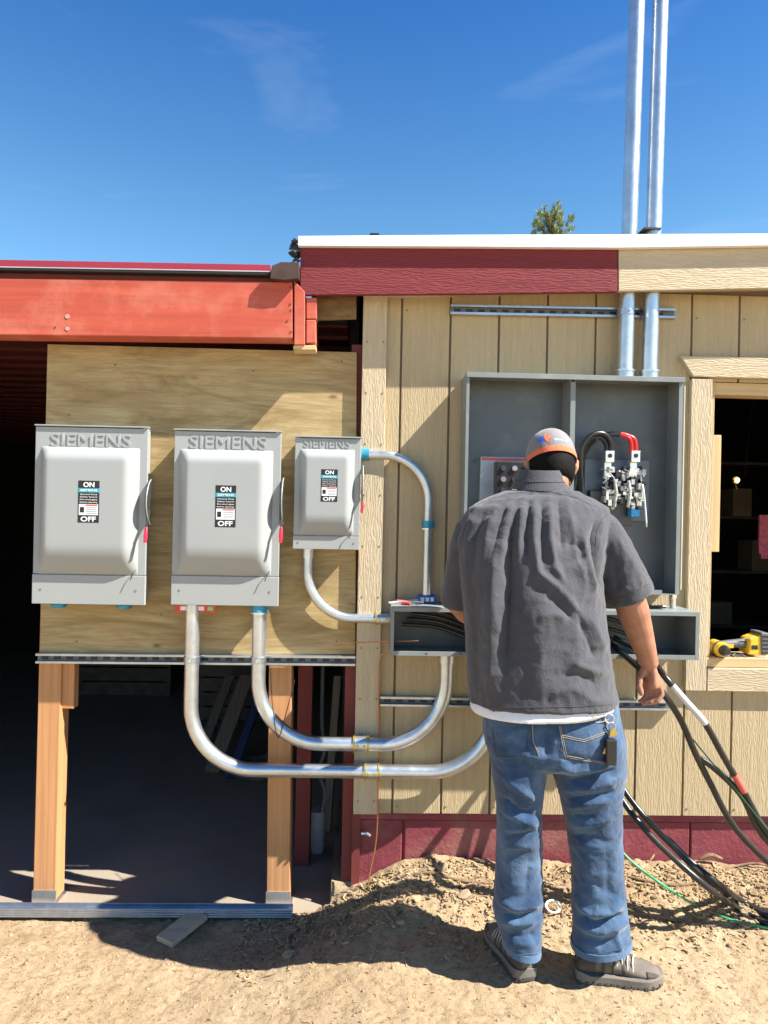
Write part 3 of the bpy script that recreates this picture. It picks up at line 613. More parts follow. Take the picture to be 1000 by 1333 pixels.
single('tie_strip', MB().tube(spline([P(834, 618, -.08), P(838, 640, -.12), P(840, 660, -.115), P(842, 686, -.1)]), .0035, 8), m_ink, 'thin white strip hanging at the right of the meter socket', 'cable tie')
# ------------------------------------------------------------------ wire trough
WY = -.19
w0 = P(509, 825, WY).x; w1 = P(909, 825, WY).x; wz_1 = P(700, 793.5, WY).z; wz_0 = P(700, 856, WY).z
tr = thing('wire_trough', 'long low open fronted grey trough running beneath the cabinet', 'wireway', ((w0 + w1) / 2, 0, wz_0))
obj('trough_back', MB().box(w0 + T, w1 - T, -.006, -.003, wz_0 + T, wz_1 - T), m_cabshade, tr)
obj('trough_top', MB().box(w0, w1, WY, -.003, wz_1 - T, wz_1).box(w0, w1 + .004, WY - .003, WY, wz_1 - .016, wz_1 + .001), m_cab, tr, bevel=.0008)
obj('trough_bottom', MB().box(w0, w1, WY, -.003, wz_0, wz_0 + T).box(w0 + .012, w1 - .0125, WY - .003, WY, wz_0, wz_0 + .018), m_cab, tr, bevel=.0008)
for a, b in ((w0, w0 + T), (w1 - T, w1)): obj('trough_end', MB().box(a, b, WY + .001, -.003, wz_0 + T, wz_1 - T), m_cab, tr)
obj('end_flange', MB().box(w0 - .001, w0 + .012, WY - .003, WY, wz_0 - .001, wz_1 - .0165), m_cab, tr, bevel=.0008)
obj('end_flange', MB().box(w1 - .012, w1 + .003, WY - .003, WY, wz_0 - .001, wz_1 - .0165), m_cab, tr, bevel=.0008)
for px, py in ((517, 833), (555, 851), (856, 853), (600, 851)):
    p = P(px, py, WY - .003); obj('hole', MB().cyl((p.x, WY - .0037, p.z), (p.x, WY - .002, p.z), .0035, n=10), m_black, tr)
# cables lying in the trough
random.seed(11)
for k in range(4):
    z = wz_0 + .05 + k * .022
    pts = spline([(w0 + .05 + .02 * k, -.05, z + .05), (w0 + .2, -.06 - .01 * k, z + .04), (w0 + .38, -.09, z - .01), (w0 + .62, -.07, z - .02), (w0 + .85, -.09, z - .03 + .02 * k), (w1 - .28 + .03 * k, -.08, z - .02)])
    single('trough_cable', MB().tube(pts, .008, 10), m_blackins, ('lowest', 'second lowest', 'second highest', 'highest')[k] + ' of the thick black cables lying inside the trough', 'cable', 'black cables inside the trough', smooth=True)
# odds and ends on top of the trough
def tt(px, Y): return P(px, 790, Y).x
zt = wz_1 + .001
random.seed(5)
for i, (px, Y, l, ang, m_) in enumerate(((522, -.10, .10, .2, m_silver), (531, -.06, .09, -.3, m_redtag), (540, -.11, .08, .5, m_black), (548, -.05, .10, -.1, m_stkwhite), (534, -.13, .07, -.5, m_redtag), (515, -.05, .06, .9, m_black))):
    x = tt(px, Y); d = Vector((math.cos(ang), math.sin(ang), 0)) * l / 2; c = Vector((x, Y, zt + .006))
    nm, lb = (('screwdriver', 'small hand tool with a %s handle lying on the left end of the trough') if i in (1, 4) else ('wire_offcut', '%s wire offcut lying on the left end of the trough'))
    colr = {0: 'shiny bare', 1: 'long red', 2: 'short black', 3: 'white', 4: 'stubby red', 5: 'tiny black'}[i]
    if i in (1, 4):
        q = thing(nm, lb % colr, 'screwdriver', c); obj('handle', MB().cyl(c - d, c, .008, .007, 10), m_redtag, q, smooth=True); obj('shaft', MB().cyl(c, c + d, .0025, n=8), m_silver, q, smooth=True)
    else: single(nm, MB().tube([c - d, c + Vector((0, .006, .004)), c + d], .005, 8), m_, lb % colr, 'wire', smooth=True)
c = Vector((tt(876, -.08), -.08, zt)); single('pipe_nipple', MB().cyl(c, c + Vector((0, 0, .045)), .012, n=16).cyl(c + Vector((0, 0, .04)), c + Vector((0, 0, .062)), .016, n=6), m_silver, 'short bright pipe nipple standing on the right end of the trough', 'pipe fitting', smooth=True)
c = Vector((tt(858, -.1), -.1, zt + .006)); single('pen_marker', MB().cyl(c - Vector((.04, 0, 0)), c + Vector((.03, .01, 0)), .006, n=10), m_black, 'small black marker lying on the right half of the trough', 'marker', smooth=True)
# ------------------------------------------------------------------ conduits
def conduit(pts, r, label, fits, rad, name='conduit', cap=True, mt=m_galv, tilt=0):
    path = bend(pts, rad, 14); lo = min(path, key=lambda p: p.z)
    root = thing(name, label, 'pipe', (lo.x, lo.y, lo.z), None)
    obj('pipe', MB().tube(path, r, 22), mt, root, smooth=True, shade=60)
    for (c, d, kind) in fits:
        c = Vector(c); d = Vector(d).normalized()
        if kind == 'brass':
            f_ = obj('coupling', MB().cyl(c - d * .03, c + d * .03, r + .004, n=20), m_galv, root, smooth=True)
            for s_ in (-1, 1):
                obj('lock_ring', MB().cyl(c + d * (s_ * .028 - .004), c + d * (s_ * .028 + .004), r + .007, n=20), m_brass, f_, smooth=True)
                q = c + d * s_ * .014; obj('set_screw', MB().cyl(q + Vector((0, -r, 0)), q + Vector((0, -r - .012, 0)), .005, n=8), m_brass, f_)
        elif kind == 'teal':
            f_ = obj('connector', MB().cyl(c - d * .016, c + d * .016, r + .006, n=20), m_teal, root, smooth=True)
            obj('lock_ring', MB().cyl(c - d * .020, c - d * .014, r + .010, n=12), m_silver, f_)
        elif kind == 'strap':
            f_ = obj('strap', MB().cyl(c - d * .012, c + d * .012, r + .0035, n=20), m_strut, root, smooth=True)
            obj('bolt', MB().cyl(c + Vector((.0, -r, 0)), c + Vector((0, -r - .02, 0)), .005, n=8), m_silver, f_)
        else:
            f_ = obj('connector', MB().cyl(c - d * .02, c + d * .02, r + .005, n=20), m_galv, root, smooth=True)
            obj('lock_ring', MB().cyl(c + d * .016, c + d * .022, r + .009, n=12), m_silver, f_)
    return root
KY = -.075; CR = .0285
def K(px, py, Y=KY): return P(px, py, Y)
xa = K(250, 850).x; xb = K(337, 850).x; ztop2 = A2[2]
pa = K(400, 1002.5); pb2 = K(400, 967.5)
x_end = K(644, 900).x
conduit([(xa, KY, ztop2 + .002), (xa, KY, pa.z), (x_end, KY, pa.z - .004), (x_end, KY, wz_0 - .001)], CR, 'outer thick pipe, sweeping lowest from under the middle switch to behind the man',
        [((K(484, 1002).x, KY, pa.z - .002), (1, 0, 0), 'brass'), ((xa, KY, P(250, 858, KY).z), (0, 0, 1), 'strap')], [0, .255, .26, 0])
x_e2 = K(581, 880).x
conduit([(xb, KY, ztop2 + .002), (xb, KY, pb2.z), (x_e2, KY, pb2.z - .002), (x_e2, KY, wz_0 - .001)], CR, 'inner of the two thick pipes, curving up into the trough left of the man',
        [((K(470, 967).x, KY, pb2.z), (1, 0, 0), 'brass'), ((xb, KY, ztop2 - .014), (0, 0, 1), 'teal'), ((x_e2, KY, wz_0 - .03), (0, 0, 1), 'plain'), ((xb, KY, P(337, 858, KY).z), (0, 0, 1), 'strap')], [0, .255, .26, 0])
z3 = A3[2]; x3 = K(401, 740, F3 + .045).x; y3 = F3 + .045; c = K(470, 805, y3)
conduit([(x3, y3, z3 + .001), (x3, y3, c.z), (w0 + .001, y3, c.z)], .0195, 'slim pipe curving from under the smallest switch into the left end of the trough',
        [((x3, y3, z3 - .02), (0, 0, 1), 'plain'), ((w0 - .028, y3, c.z), (1, 0, 0), 'brass')], [0, .19, 0])
z4 = P(490, 592, y3).z; x4 = K(556.5, 720, y3).x
conduit([(A3[1] - .001, y3, z4), (x4, y3, z4), (x4, y3, wz_1 + .001)], .0185, 'slim pipe arching from the side of the smallest switch down onto the trough',
        [((A3[1] + .016, y3, z4), (1, 0, 0), 'teal'), ((x4, y3, P(557, 683, y3).z), (0, 0, 1), 'teal')], [0, .19, 0])
# blue printed fitting where that pipe meets the trough
q = thing('blue_bushing', 'blue printed bushing box where the arching pipe meets the trough', 'pipe fitting', (x4, y3, wz_1))
obj('bushing', MB().box(x4 - .035, x4 + .035, y3 - .03, y3 + .03, wz_1 + .001, wz_1 + .032), m_blue, q, bevel=.005)
obj('print', MB().box(x4 - .026, x4 - .012, y3 - .0308, y3 - .0295, wz_1 + .008, wz_1 + .024).box(x4 - .006, x4 + .008, y3 - .0308, y3 - .0295, wz_1 + .008, wz_1 + .024).box(x4 + .014, x4 + .026, y3 - .0308, y3 - .0295, wz_1 + .008, wz_1 + .024), m_stkwhite, q)
# red tag under switch 2
a = rect(229, 786, 281, 797, F2 + .03)
q = thing('red_tag', 'red printed tag with green marks under the left side of the middle switch', 'tag', ((a[0] + a[1]) / 2, F2, a[2]))
obj('tag_plate', MB().box(a[0], a[1], F2 + .02, F2 + .026, a[2], a[3]), m_redtag, q, bevel=.001)
for k in range(4):
    x = a[0] + .022 + k * .036; obj('green_mark', MB().box(x, x + .022, F2 + .0185, F2 + .0205, a[2] + .009, a[3] - .009), m_greentag if k % 2 else m_stkwhite, q)
# tall risers through the roof
for i, (pt, pbm, lb) in enumerate((((829.5, 0), (813.5, 480), 'left of the two tall upright pipes rising through the roof'), ((860, 0), (845.5, 480), 'right of the two tall upright pipes rising through the roof'))):
    YR = -.062; b_ = P(*pbm, YR); t_ = P(*pt, YR); d = (t_ - b_).normalized(); b2 = b_ + d * ((cz1 - b_.z) / d.z); top = b_ + d * 2.9
    conduit([b2, b_ + d * 1.2, top], .0315, lb, [(b2 + d * .022, d, 'plain')] + ([(P(815, 407, YR), d, 'strap')] if i == 0 else []), [0, .5, 0])
c = P(845, 303, -.05)
single('roof_flashing', MB().box(c.x - .04, c.x + .03, -.10, .02, c.z - .004, c.z + .003), m_roofdark, 'thin black flashing scrap under the right tall pipe on the roof', 'flashing')
# copper ground wire down the corner trim
pts = [P(430, 848, -.02), P(455, 838, -.04), P(480, 836, -.1), P(545, 834, -.16)]
single('thin_copper_wire', MB().tube(spline(pts), .0022, 6), m_copper, 'thin copper wire running from the plywood into the trough', 'wire', smooth=True)
pts = [P(505, 850, -.06), P(494, 862, -.05), P(493, 950, -.045), P(492, 1050, -.04), P(489, 1100, -.045), P(481, 1140, -.06), P(479, 1165, -.08)]
single('ground_wire', MB().tube(spline(pts), .0028, 6), m_copper, 'copper wire dropping down the corner trim to the soil', 'wire', smooth=True)
single('looped_twine', MB().tube(spline([P(352, 870, -.12), P(355, 920, -.115), P(362, 960, -.13), P(372, 930, -.08), P(384, 885, -.03)]), .0018, 6), m_black, 'thin dark cord looped over the inner pipe near the right fir post', 'cord', smooth=True)
# ------------------------------------------------------------------ cables in the cabinet and from the hand
single('feeder_cable', MB().tube(spline([P(758, 720, -.05), P(755, 660, -.06), P(756, 600, -.08), P(766, 574, -.1), P(780, 569, -.1), P(789, 578, -.09), P(790, 592, -.085)]), .0095, 12), m_blackins, 'left of the two black cables arching into the left lug', 'cable', 'black cables in the cabinet', smooth=True)
single('feeder_cable', MB().tube(spline([P(764, 720, -.08), P(758, 640, -.09), P(756, 590, -.12), P(768, 568, -.12), P(784, 564, -.11), P(794, 574, -.1), P(795, 592, -.085)]), .0095, 12), m_blackins, 'right of the two black cables arching into the left lug', 'cable', 'black cables in the cabinet', smooth=True)
for k in range(2):
    f = thing('taped_cable', '%s of the two cables with red tape entering the right lug' % ('left' if k == 0 else 'right'), 'cable', P(823 + 5 * k, 595, -.085), 'red taped cables in the cabinet')
    obj('jacket', MB().tube(spline([P(752, 640, -.04), P(762, 590, -.05), P(778, 570, -.07 - .01 * k), P(790 + 2 * k, 566 - k, -.08), P(808 + k, 566 - k, -.085)]), .0088, 12), m_blackins, f, smooth=True)
    obj('red_tape', MB().tube(spline([P(807 + k, 566 - k, -.085), P(814 + 2 * k, 568 - k, -.086), P(821 + 5 * k, 574 - k, -.088), P(822.5 + 5.5 * k, 592, -.085)]), .0095, 12), m_redins, f, smooth=True)
CB = .0115
def cab_(pts, label, mats=None, r=CB, grp=None, nm='loose_cable'):
    pts = [P(a, b, Y) if Y is not None else onground(a, b, r * .6) for a, b, Y in pts]; sp = spline(pts, 10)
    if mats is None: return single(nm, MB().tube(sp, r, 12), m_blackins, label, 'cable', grp, smooth=True)
    root = thing(nm, label, 'cable', min(sp, key=lambda p: p.z), grp)
    for nm2, mt_, i0, i1, rr in mats:
        obj(nm2, MB().tube(sp[i0:i1 + 1], rr, 12), mt_, root, smooth=True)
    return root
g_ = 'loose cables hanging from the trough to the ground'
cab_([(800, 830, -.12), (826, 845, -.22), (852, 864, -.36), (868, 884, -.44), (893, 913, -.45), (918, 942, -.45), (942, 985, -.44), (966, 1026, -.43), (1000, 1085, -.43), (1060, 1150, -.42), (1140, 1200, None)],
     'cable with its sunlit upper stretch painted silver grey and faded red tape passing the hand', [('black_end', m_blackins, 0, 33, CB), ('lit_stretch', m_litins, 33, 50, CB + .0004), ('black_jacket', m_blackins, 50, 100, CB), ('tape_band', m_pinktape, 66, 71, CB + .0008)], grp=g_)  # middle stretch painted silver where the sun lights the black cable
cab_([(795, 838, -.1), (830, 868, -.3), (858, 896, -.44), (885, 935, -.42), (905, 980, -.40), (925, 1020, -.38), (955, 1075, -.37), (1000, 1122, -.36), (1060, 1165, -.35), (1150, 1190, None)], 'black cable held between the fingers and hanging nearest the wall', grp=g_)
cab_([(906, 985, -.39), (930, 1000, -.40), (965, 1035, -.42), (985, 1075, -.42), (1010, 1105, -.42), (1080, 1160, -.4), (1150, 1200, None)], 'black cable joining the taped cable at the right edge', grp=g_)
cab_([(772, 835, -.1), (770, 890, -.11), (780, 960, -.14), (806, 1018, -.22), (838, 1062, -.3), (880, 1106, -.33), (915, 1140, -.36), (952, 1166, None), (1000, 1192, None), (1060, 1210, None), (1140, 1215, None)], 'upper of the black cables running from behind the leg to the soil', grp=g_)
cab_([(765, 838, -.1), (763, 895, -.12), (775, 965, -.17), (804, 1031, -.26), (838, 1078, -.34), (880, 1120, -.38), (925, 1158, -.41), (960, 1182, None), (1000, 1203, None), (1060, 1222, None), (1140, 1230, None)], 'lower of the black cables running from behind the leg to the soil', grp=g_)
cab_([(868, 1090, -.30), (900, 1122, -.33), (935, 1150, -.37), (965, 1172, None), (1004, 1190, None), (1080, 1205, None)], 'third black cable, starting half way down the others to the soil', grp=g_)
cab_([(760, 838, -.1), (757, 920, -.12), (764, 1010, -.16), (780, 1060, -.22), (808, 1106, -.36), (835, 1132, -.40), (868, 1155, -.44), (905, 1178, None), (945, 1195, None), (1000, 1208, None), (1080, 1215, None)], 'bright green wire trailing over the soil right of the leg', [('jacket', m_greenins, 0, 120, .0045)], nm='green_wire')
cab_([(902, 962, -.40), (925, 990, -.41), (950, 1018, -.43), (985, 1062, -.44), (1040, 1130, -.44)], 'thin dark green wire between the cables by the hand', [('jacket', m_greend, 0, 40, .003)], nm='green_wire')
# ------------------------------------------------------------------ drill and things on the sill
def drill():
    c = P(955, 850, .06); r = thing('cordless_drill', 'yellow and black cordless drill lying on the window sill', 'drill', (c.x, c.y, SILL))
    z = SILL; X = lambda px: P(px, 850, .06).x
    obj('battery', MB().prism([(X(966), z + .012), (X(990), z + .006), (X(992), z + .095), (X(984), z + .098), (X(968), z + .078)], .01, .09), m_yellow, r, bevel=.006)
    obj('battery_cap', MB().prism([(X(982), z + .010), (X(994), z + .014), (X(993), z + .104), (X(981), z + .108)], .005, .095), m_greyp, r, bevel=.005)
    obj('grip', MB().tube(spline([(X(930), .05, z + .04), (X(945), .05, z + .048), (X(958), .05, z + .052), (X(972), .05, z + .05)]), [.018] * 16 + [.02] * 9, 14), m_greyp, r, smooth=True)
    obj('motor_housing', MB().tube([(X(930), .10, z + .034), (X(930), .07, z + .034), (X(930), -.0, z + .034), (X(930), -.02, z + .034)], [.02, .032, .033, .027], 16), m_yellow, r, smooth=True)
    obj('chuck', MB().tube([(X(930), -.02, z + .034), (X(930), -.035, z + .034), (X(930), -.05, z + .034)], [.023, .021, .013], 14), m_black, r, smooth=True)
    for k in range(5): obj('rib', MB().box(X(983) + .001, X(993.5), .003, .097, z + .02 + k * .017, z + .026 + k * .017), m_black, r, bevel=.001)
    obj('gear_collar', MB().cyl((X(930), .0, z + .034), (X(930), .014, z + .034), .0345, n=18), m_greyp, r, smooth=True)
    for k in range(4): obj('vent', MB().box(X(930) - .034, X(930) + .034, .045 + k * .008, .048 + k * .008, z + .022, z + .050), m_black, r)
    obj('belt_clip', MB().tube([(X(962), .03, z + .075), (X(970), .028, z + .082), (X(976), .03, z + .09)], .003, 6), m_silver, r, smooth=True)
    obj('battery_logo', MB().box(X(970), X(978), .0085, .0105, z + .035, z + .052), m_black, r)
    obj('trigger', MB().box(X(940), X(948), .035, .06, z + .015, z + .035), m_black, r, bevel=.003)
    obj('label_plate', MB().box(X(936), X(950), .028, .031, z + .036, z + .052), m_yellow, r)
drill()
c = P(986, 856, .03); single('tape_roll', MB().cyl((c.x + .01, .05, SILL), (c.x + .01, .05, SILL + .018), .035, n=24), m_silver, 'roll of silver tape beside the drill on the sill', 'tape roll', smooth=True)
c = P(948, 856, .0); mb = MB(); random.seed(2)
for k in range(8):
    x = c.x + U(-.04, .05); mb.tube([(x, .01 + U(-.01, .03), SILL + .004), (x + .02, .02, SILL + .006 + U(0, .01)), (x + .03, .0, SILL + .004)], .003, 6)
single('wire_scraps', mb, m_greyp, 'small heap of wire scraps in front of the drill', 'wire scraps')
# lamp and pink rag inside
c = P(960, 625, 1.3); q = thing('hanging_lamp', 'small lit bulb glowing in the dark room behind the window', 'lamp', c)
obj('bulb', MB().ball(c, .012), m_bulb, q, smooth=True)
obj('reflector', MB().tube([c + Vector((0, .04, 0)), c + Vector((0, .03, 0)), c + Vector((0, .012, 0))], [.006, .016, .022], 16, cap=False), m_brass, q, smooth=True)
obj('hook', MB().tube([c + Vector((.0, .02, -.03)), c + Vector((.01, .02, -.05)), c + Vector((.0, .02, -.06)), c + Vector((-.01, .02, -.05))], .002, 6), m_yellow, q)
obj('cord', MB().tube([c + Vector((0, .05, 0)), c + Vector((.1, .1, .03)), c + Vector((.2, .15, .9))], .003, 6), m_black, q)
a = rect(988, 670, 1012, 728, .9); single('pink_rag', MB().box(a[0], a[1], .9, .915, a[2] + .03, a[3]).box(a[0] + .012, a[0] + .05, .898, .913, a[2], a[2] + .032), M('pink cloth', (.6, .12, .16), .9, 0, .4, 30), 'pink cloth hanging in the dark room at the right edge', 'rag')
# ------------------------------------------------------------------ shed contents
def slab_pt(px, py, z=SL):
    d = FW + RV * ((px - 500) / FPX) - UV * ((py - 666.5) / FPX); return CAM + d * ((z - CAM.z) / d.z)
random.seed(21)
m_dimwood = grain('dusty old board', (.15, .13, .105), (.08, .07, .055), True, sc_=8, wdist=4, rough=.9)
for i, (p0, p1, Y0, Y1, w, mt_, lb) in enumerate((((275, 1060), (322, 880), 1.5, 2.0, .10, m_dimwood, 'wide grey plank leaning in the dark behind the pipes'), ((300, 1050), (340, 900), 1.4, 1.8, .05, M('blue painted board', (.02, .03, .10), .6), 'blue board leaning in the dark beside the right fir post'),
        ((262, 1040), (300, 880), 1.9, 2.3, .07, m_dimwood, 'narrower grey plank leaning furthest left in the dark'), ((425, 1100), (440, 880), .7, .9, .04, m_dimwood, 'thin stick leaning between the two dark red posts'))):
    a = P(*p0, Y0); b = P(*p1, Y1); a.z = SL + .01; d = b - a
    single('leaning_board', MB().obox(a, b, .02, w, (1, -.3, 0)), mt_, lb, 'board', 'boards leaning inside the shed')
c = slab_pt(409, 1140); single('pail', MB().tube([(c.x, .5, SL), (c.x, .5, SL + .03), (c.x, .5, SL + .19), (c.x, .5, SL + .2)], [.028, .034, .036, .038], 18), M('pale grey plastic', (.42, .42, .45), .5), 'tall pale tub standing between the dark red posts', 'tub', smooth=True)
pts = [(c.x + .02, .48, SL + .2), (c.x + .03, .47, .15), (c.x + .0, .47, .25), (c.x + .025, .47, .35), (c.x + .01, .47, .5), (c.x + .01, .48, .9)]
single('hanging_chain', MB().tube(spline(pts), .009, 8), M('grey rope', (.2, .2, .2), .7), 'grey rope hanging above the pale tub', 'rope', smooth=True)
c = P(288, 1035, 1.38); single('yellow_clamp', MB().tube(spline([c + Vector((-.01, 0, -.03)), c + Vector((.0, 0, 0)), c + Vector((.03, 0, .03))]), [.012] * 17, 8), m_yellow, 'small yellow clamp hanging by the leaning boards', 'clamp', smooth=True)
mdk = M('dusty dark clutter', (.09, .08, .065), .9, 0, .4, 12); random.seed(12)
def crate(px, py, Y, w, d_, h, label, mt_):
    c = P(px, py, Y); x0 = c.x; r = thing('crate', label, 'crate', (x0, Y, SL), 'crates stored in the dark of the shed')
    for k in range(4):
        z = SL + .01 + k * h / 4; obj('slat', MB().box(x0 - w / 2, x0 + w / 2, Y - .01, Y, z, z + h / 4 - .012), mt_, r, bevel=.001)
        obj('slat', MB().box(x0 - w / 2, x0 - w / 2 + .012, Y + .001, Y + d_, z, z + h / 4 - .012), mt_, r)
    for sx in (-1, 1): obj('corner_post', MB().box(x0 + sx * (w / 2 - .02) - .012, x0 + sx * (w / 2 - .02) + .012, Y + .001, Y + .03, SL, SL + h), mt_, r)
    obj('lid', MB().box(x0 - w / 2, x0 + w / 2, Y, Y + d_, SL + h, SL + h + .012), mt_, r)
crate(300, 1000, 2.6, .5, .4, .45, 'slatted crate in the dark behind the leaning boards', mdk); crate(160, 1000, 3.3, .8, .5, .5, 'wide slatted crate far back in the dark, seen left of the outer pipe', mdk); crate(110, 1000, 3.9, .5, .5, .8, 'tall slatted crate far back beside the left fir post', mdk)
single('coiled_hose', MB().tube([Vector((-.62 + .17 * math.cos(t) + .01 * math.sin(t * 3), 1.5 + .15 * math.sin(t), SL + .015 + t * .002)) for t in [k * .3 for k in range(90)]], .010, 7), mdk, 'coiled dark hose on the slab between the fir posts', 'hose', smooth=True)
def shelf(px, py, Y):
    c = P(px, py, Y); r = thing('shelf', 'dim shelf unit standing in the dark room behind the window', 'shelf', (c.x, Y, -.05))
    for k in range(5): obj('board', MB().box(c.x - .4, c.x + .4, Y, Y + .3, .3 + k * .4, .32 + k * .4), mdk, r)
    for sx in (-.4, .4): obj('upright', MB().box(c.x + sx - .02, c.x + sx + .02, Y - .002, Y + .31, -.05, 2.1), mdk, r)
    return c
c = shelf(985, 700, 2.2)
for k, (dx, lv, w, h, lb) in enumerate(((-.25, 1, .18, .16, 'low box at the left of the second shelf'), (.1, 2, .24, .22, 'largest box on the middle shelf'), (-.1, 3, .14, .2, 'box standing on the fourth shelf'))):
    z = .321 + lv * .4; q = thing('storage_box', lb + ' in the dark room', 'box', (c.x + dx, 2.3, z), 'boxes on the dim shelf')
    obj('carton', MB().box(c.x + dx - w / 2, c.x + dx + w / 2, 2.22, 2.42, z, z + h), M('dusty cardboard', (.22, .15, .09), .9), q, bevel=.002); obj('flap', MB().box(c.x + dx - w / 2, c.x + dx + w / 2, 2.21, 2.32, z + h + .001, z + h + .004), bpy.data.materials['dusty cardboard'], q)
# ------------------------------------------------------------------ ground bits
a = onground(214, 1226, .014); b = onground(260, 1190, .03); single('wood_offcut', MB().obox(a, b, .085, .022), m_greywood, 'short pale plank offcut lying on the soil by the rail', 'plank', bevel=.002)
c = onground(720, 1180, .022); n = 20; single('white_ring', MB().rings([[c + Vector(((.026 + .004 * math.cos(t)) * math.cos(u_), (.02 + .004 * math.cos(t)) * math.sin(u_), .004 * math.sin(t) + .012 * math.sin(u_))) for t in [2 * math.pi * k / 8 for k in range(8)]] for u_ in [2 * math.pi * k / n for k in range(n)]], close=True), m_ink, 'small white ring lying on the soil between the legs', 'ring', smooth=True)
random.seed(31)
def chip(mb, x, y, l, w, h, ang, tilt):
    z = G(x, y) + h * .4; d = Vector((math.cos(ang), math.sin(ang), tilt)) * l / 2; c = Vector((x, y, z + abs(tilt) * l * .3)); mb.obox(c - d, c + d, w, h)
m_chip = M('pale wood chip', (.36, .26, .14), .9, 0, .35, 40); m_chipd = M('brown bark chip', (.20, .13, .075), .95, 0, .4, 40); m_peb = M('pebble', (.28, .20, .13), .9, 0, .35, 30)
c1_ = MB(); c2_ = MB(); pe = MB()
for k in range(3300):
    x = U(-.45, 1.9); y = -.02 - abs(random.gauss(0, .2)); 
    if y < -.62 or G(x, y) < -.28: continue
    if x < 0 and y > -.04: continue
    (chip(c1_ if rnd() < .75 else c2_, x, y, U(.006, .026), U(.003, .008), U(.002, .005), U(0, 6.3), U(-.5, .5)))
for k in range(1500):
    x = U(-1.7, 1.9); y = U(-1.1, -.06); chip(c1_ if rnd() < .3 else c2_, x, y, U(.003, .013), U(.002, .004), .002, U(0, 6.3), U(-.2, .2))
for k in range(2600):
    x = U(-1.7, 1.9); y = U(-1.12, -.05) if rnd() < .6 else U(-.4, -.05); r_ = abs(random.gauss(0, .0035)) + .0015; z = G(x, y)
    vv = [Vector((x, y, z)) + Vector((math.sin(a_) * math.cos(b_) * U(.7, 1.2), math.sin(a_) * math.sin(b_) * U(.7, 1.2), math.cos(a_) * .7)) * r_ for a_, b_ in ((0, 0), (1.6, .2), (1.5, 1.7), (1.6, 3.2), (1.5, 4.7), (3.1, 0))]
    pe.add(vv, [(0, 1, 2), (0, 2, 3), (0, 3, 4), (0, 4, 1), (5, 2, 1), (5, 3, 2), (5, 4, 3), (5, 1, 4)])
cl = MB(); random.seed(77)
for k in range(420):
    x = U(-.42, 1.9); y = -.04 - abs(random.gauss(0, .22)); r_ = .004 + abs(random.gauss(0, .006)); z = G(x, y)
    if y < -.75 or z < -.2: continue
    c = Vector((x, y, z + r_ * .2)); q = MB().ball(c, r_, 5, U(.8, 1.4), U(.8, 1.3), U(.5, .8)); q.v = [tuple(Vector(v) + Vector((1, -1, 1)) * noise.noise(Vector(v) * 70) * r_ * .9) for v in q.v]
    cl.add(q.v, q.f)
for nm, m_, mt_, lb in (('soil_clods', cl, m_dirt, 'crumbly soil clods heaped along the maroon base'), ('wood_chips', c1_, m_chip, 'pale wood chips scattered over the soil by the wall'), ('bark_chips', c2_, m_chipd, 'brown bark crumbs scattered over the soil'), ('pebbles', pe, m_peb, 'small pebbles scattered over the soil')):
    o = obj(nm, m_, mt_, kind='stuff'); tag(o, lb, 'ground litter')
def stick(pts, r, label, mt_=None, cat='stick'):
    P_ = [onground(a, b, r) for a, b in pts]; sp = spline(P_, 6); k = len(sp)
    single('stick' if cat == 'stick' else cat, MB().tube(sp, [r * (.6 + .5 * math.sin(3.1 * i / k)) for i in range(k)], 8), mt_ or m_chipd, label, cat, smooth=True)
stick([(520, 1142), (560, 1136), (600, 1146), (640, 1150)], .006, 'long dark root across the soil left of the left leg')
stick([(815, 1140), (850, 1148), (880, 1152), (905, 1150)], .006, 'dark root between the green wire and the cables')
stick([(812, 1188), (850, 1192), (890, 1200), (930, 1206)], .006, 'longest dark root right of the right leg')
stick([(930, 1134), (955, 1128), (985, 1124), (1010, 1131)], .005, 'thick brown root by the maroon base at the right')
stick([(912, 1118), (925, 1113), (940, 1118)], .008, 'knotty brown root stub against the maroon base', m_chipd)
stick([(845, 1122), (852, 1112)], .004, 'thin upright pale splinter near the green wire', m_chip, 'splinter')
def clod(px, py, r, label, mt_, sq=.6):
    c = onground(px, py, r * .3); mb = MB().ball(c, r, 7, 1.3, 1, sq); mb.v = [tuple(Vector(v) + Vector((1, 1, 1)) * noise.noise(Vector(v) * 45) * r * .7) for v in mb.v]
    single('stone', mb, mt_, label, 'stone')
for i, (px, py, r_, lb) in enumerate(((512, 1206, .008, 'small stone in the lit soil left of the man'), (575, 1128, .022, 'largest tan lump near the maroon base left of the man'), (497, 1150, .016, 'tan lump by the foot of the copper wire'), (835, 1128, .014, 'yellowish lump by the top of the green wire'), (884, 1190, .017, 'pale flat lump among the roots right of the leg'), (605, 1165, .02, 'tan lump just left of the left knee shadow'), (540, 1170, .018, 'tan lump in the middle of the chip mound'), (968, 1196, .014, 'pale lump under the cables at right'), (758, 1185, .013, 'small lump between the two legs'))):
    clod(px, py, r_, lb, m_peb if i % 2 else m_chip)
# foundation debris
p = P(471, 1085, -.01); single('cable_clip', MB().tube(spline([p, p + Vector((.02, -.01, .004)), p + Vector((.035, -.006, -.006))]), .006, 8), m_silver, 'bent silver clip sticking out at the left end of the maroon base', 'clip', smooth=True)
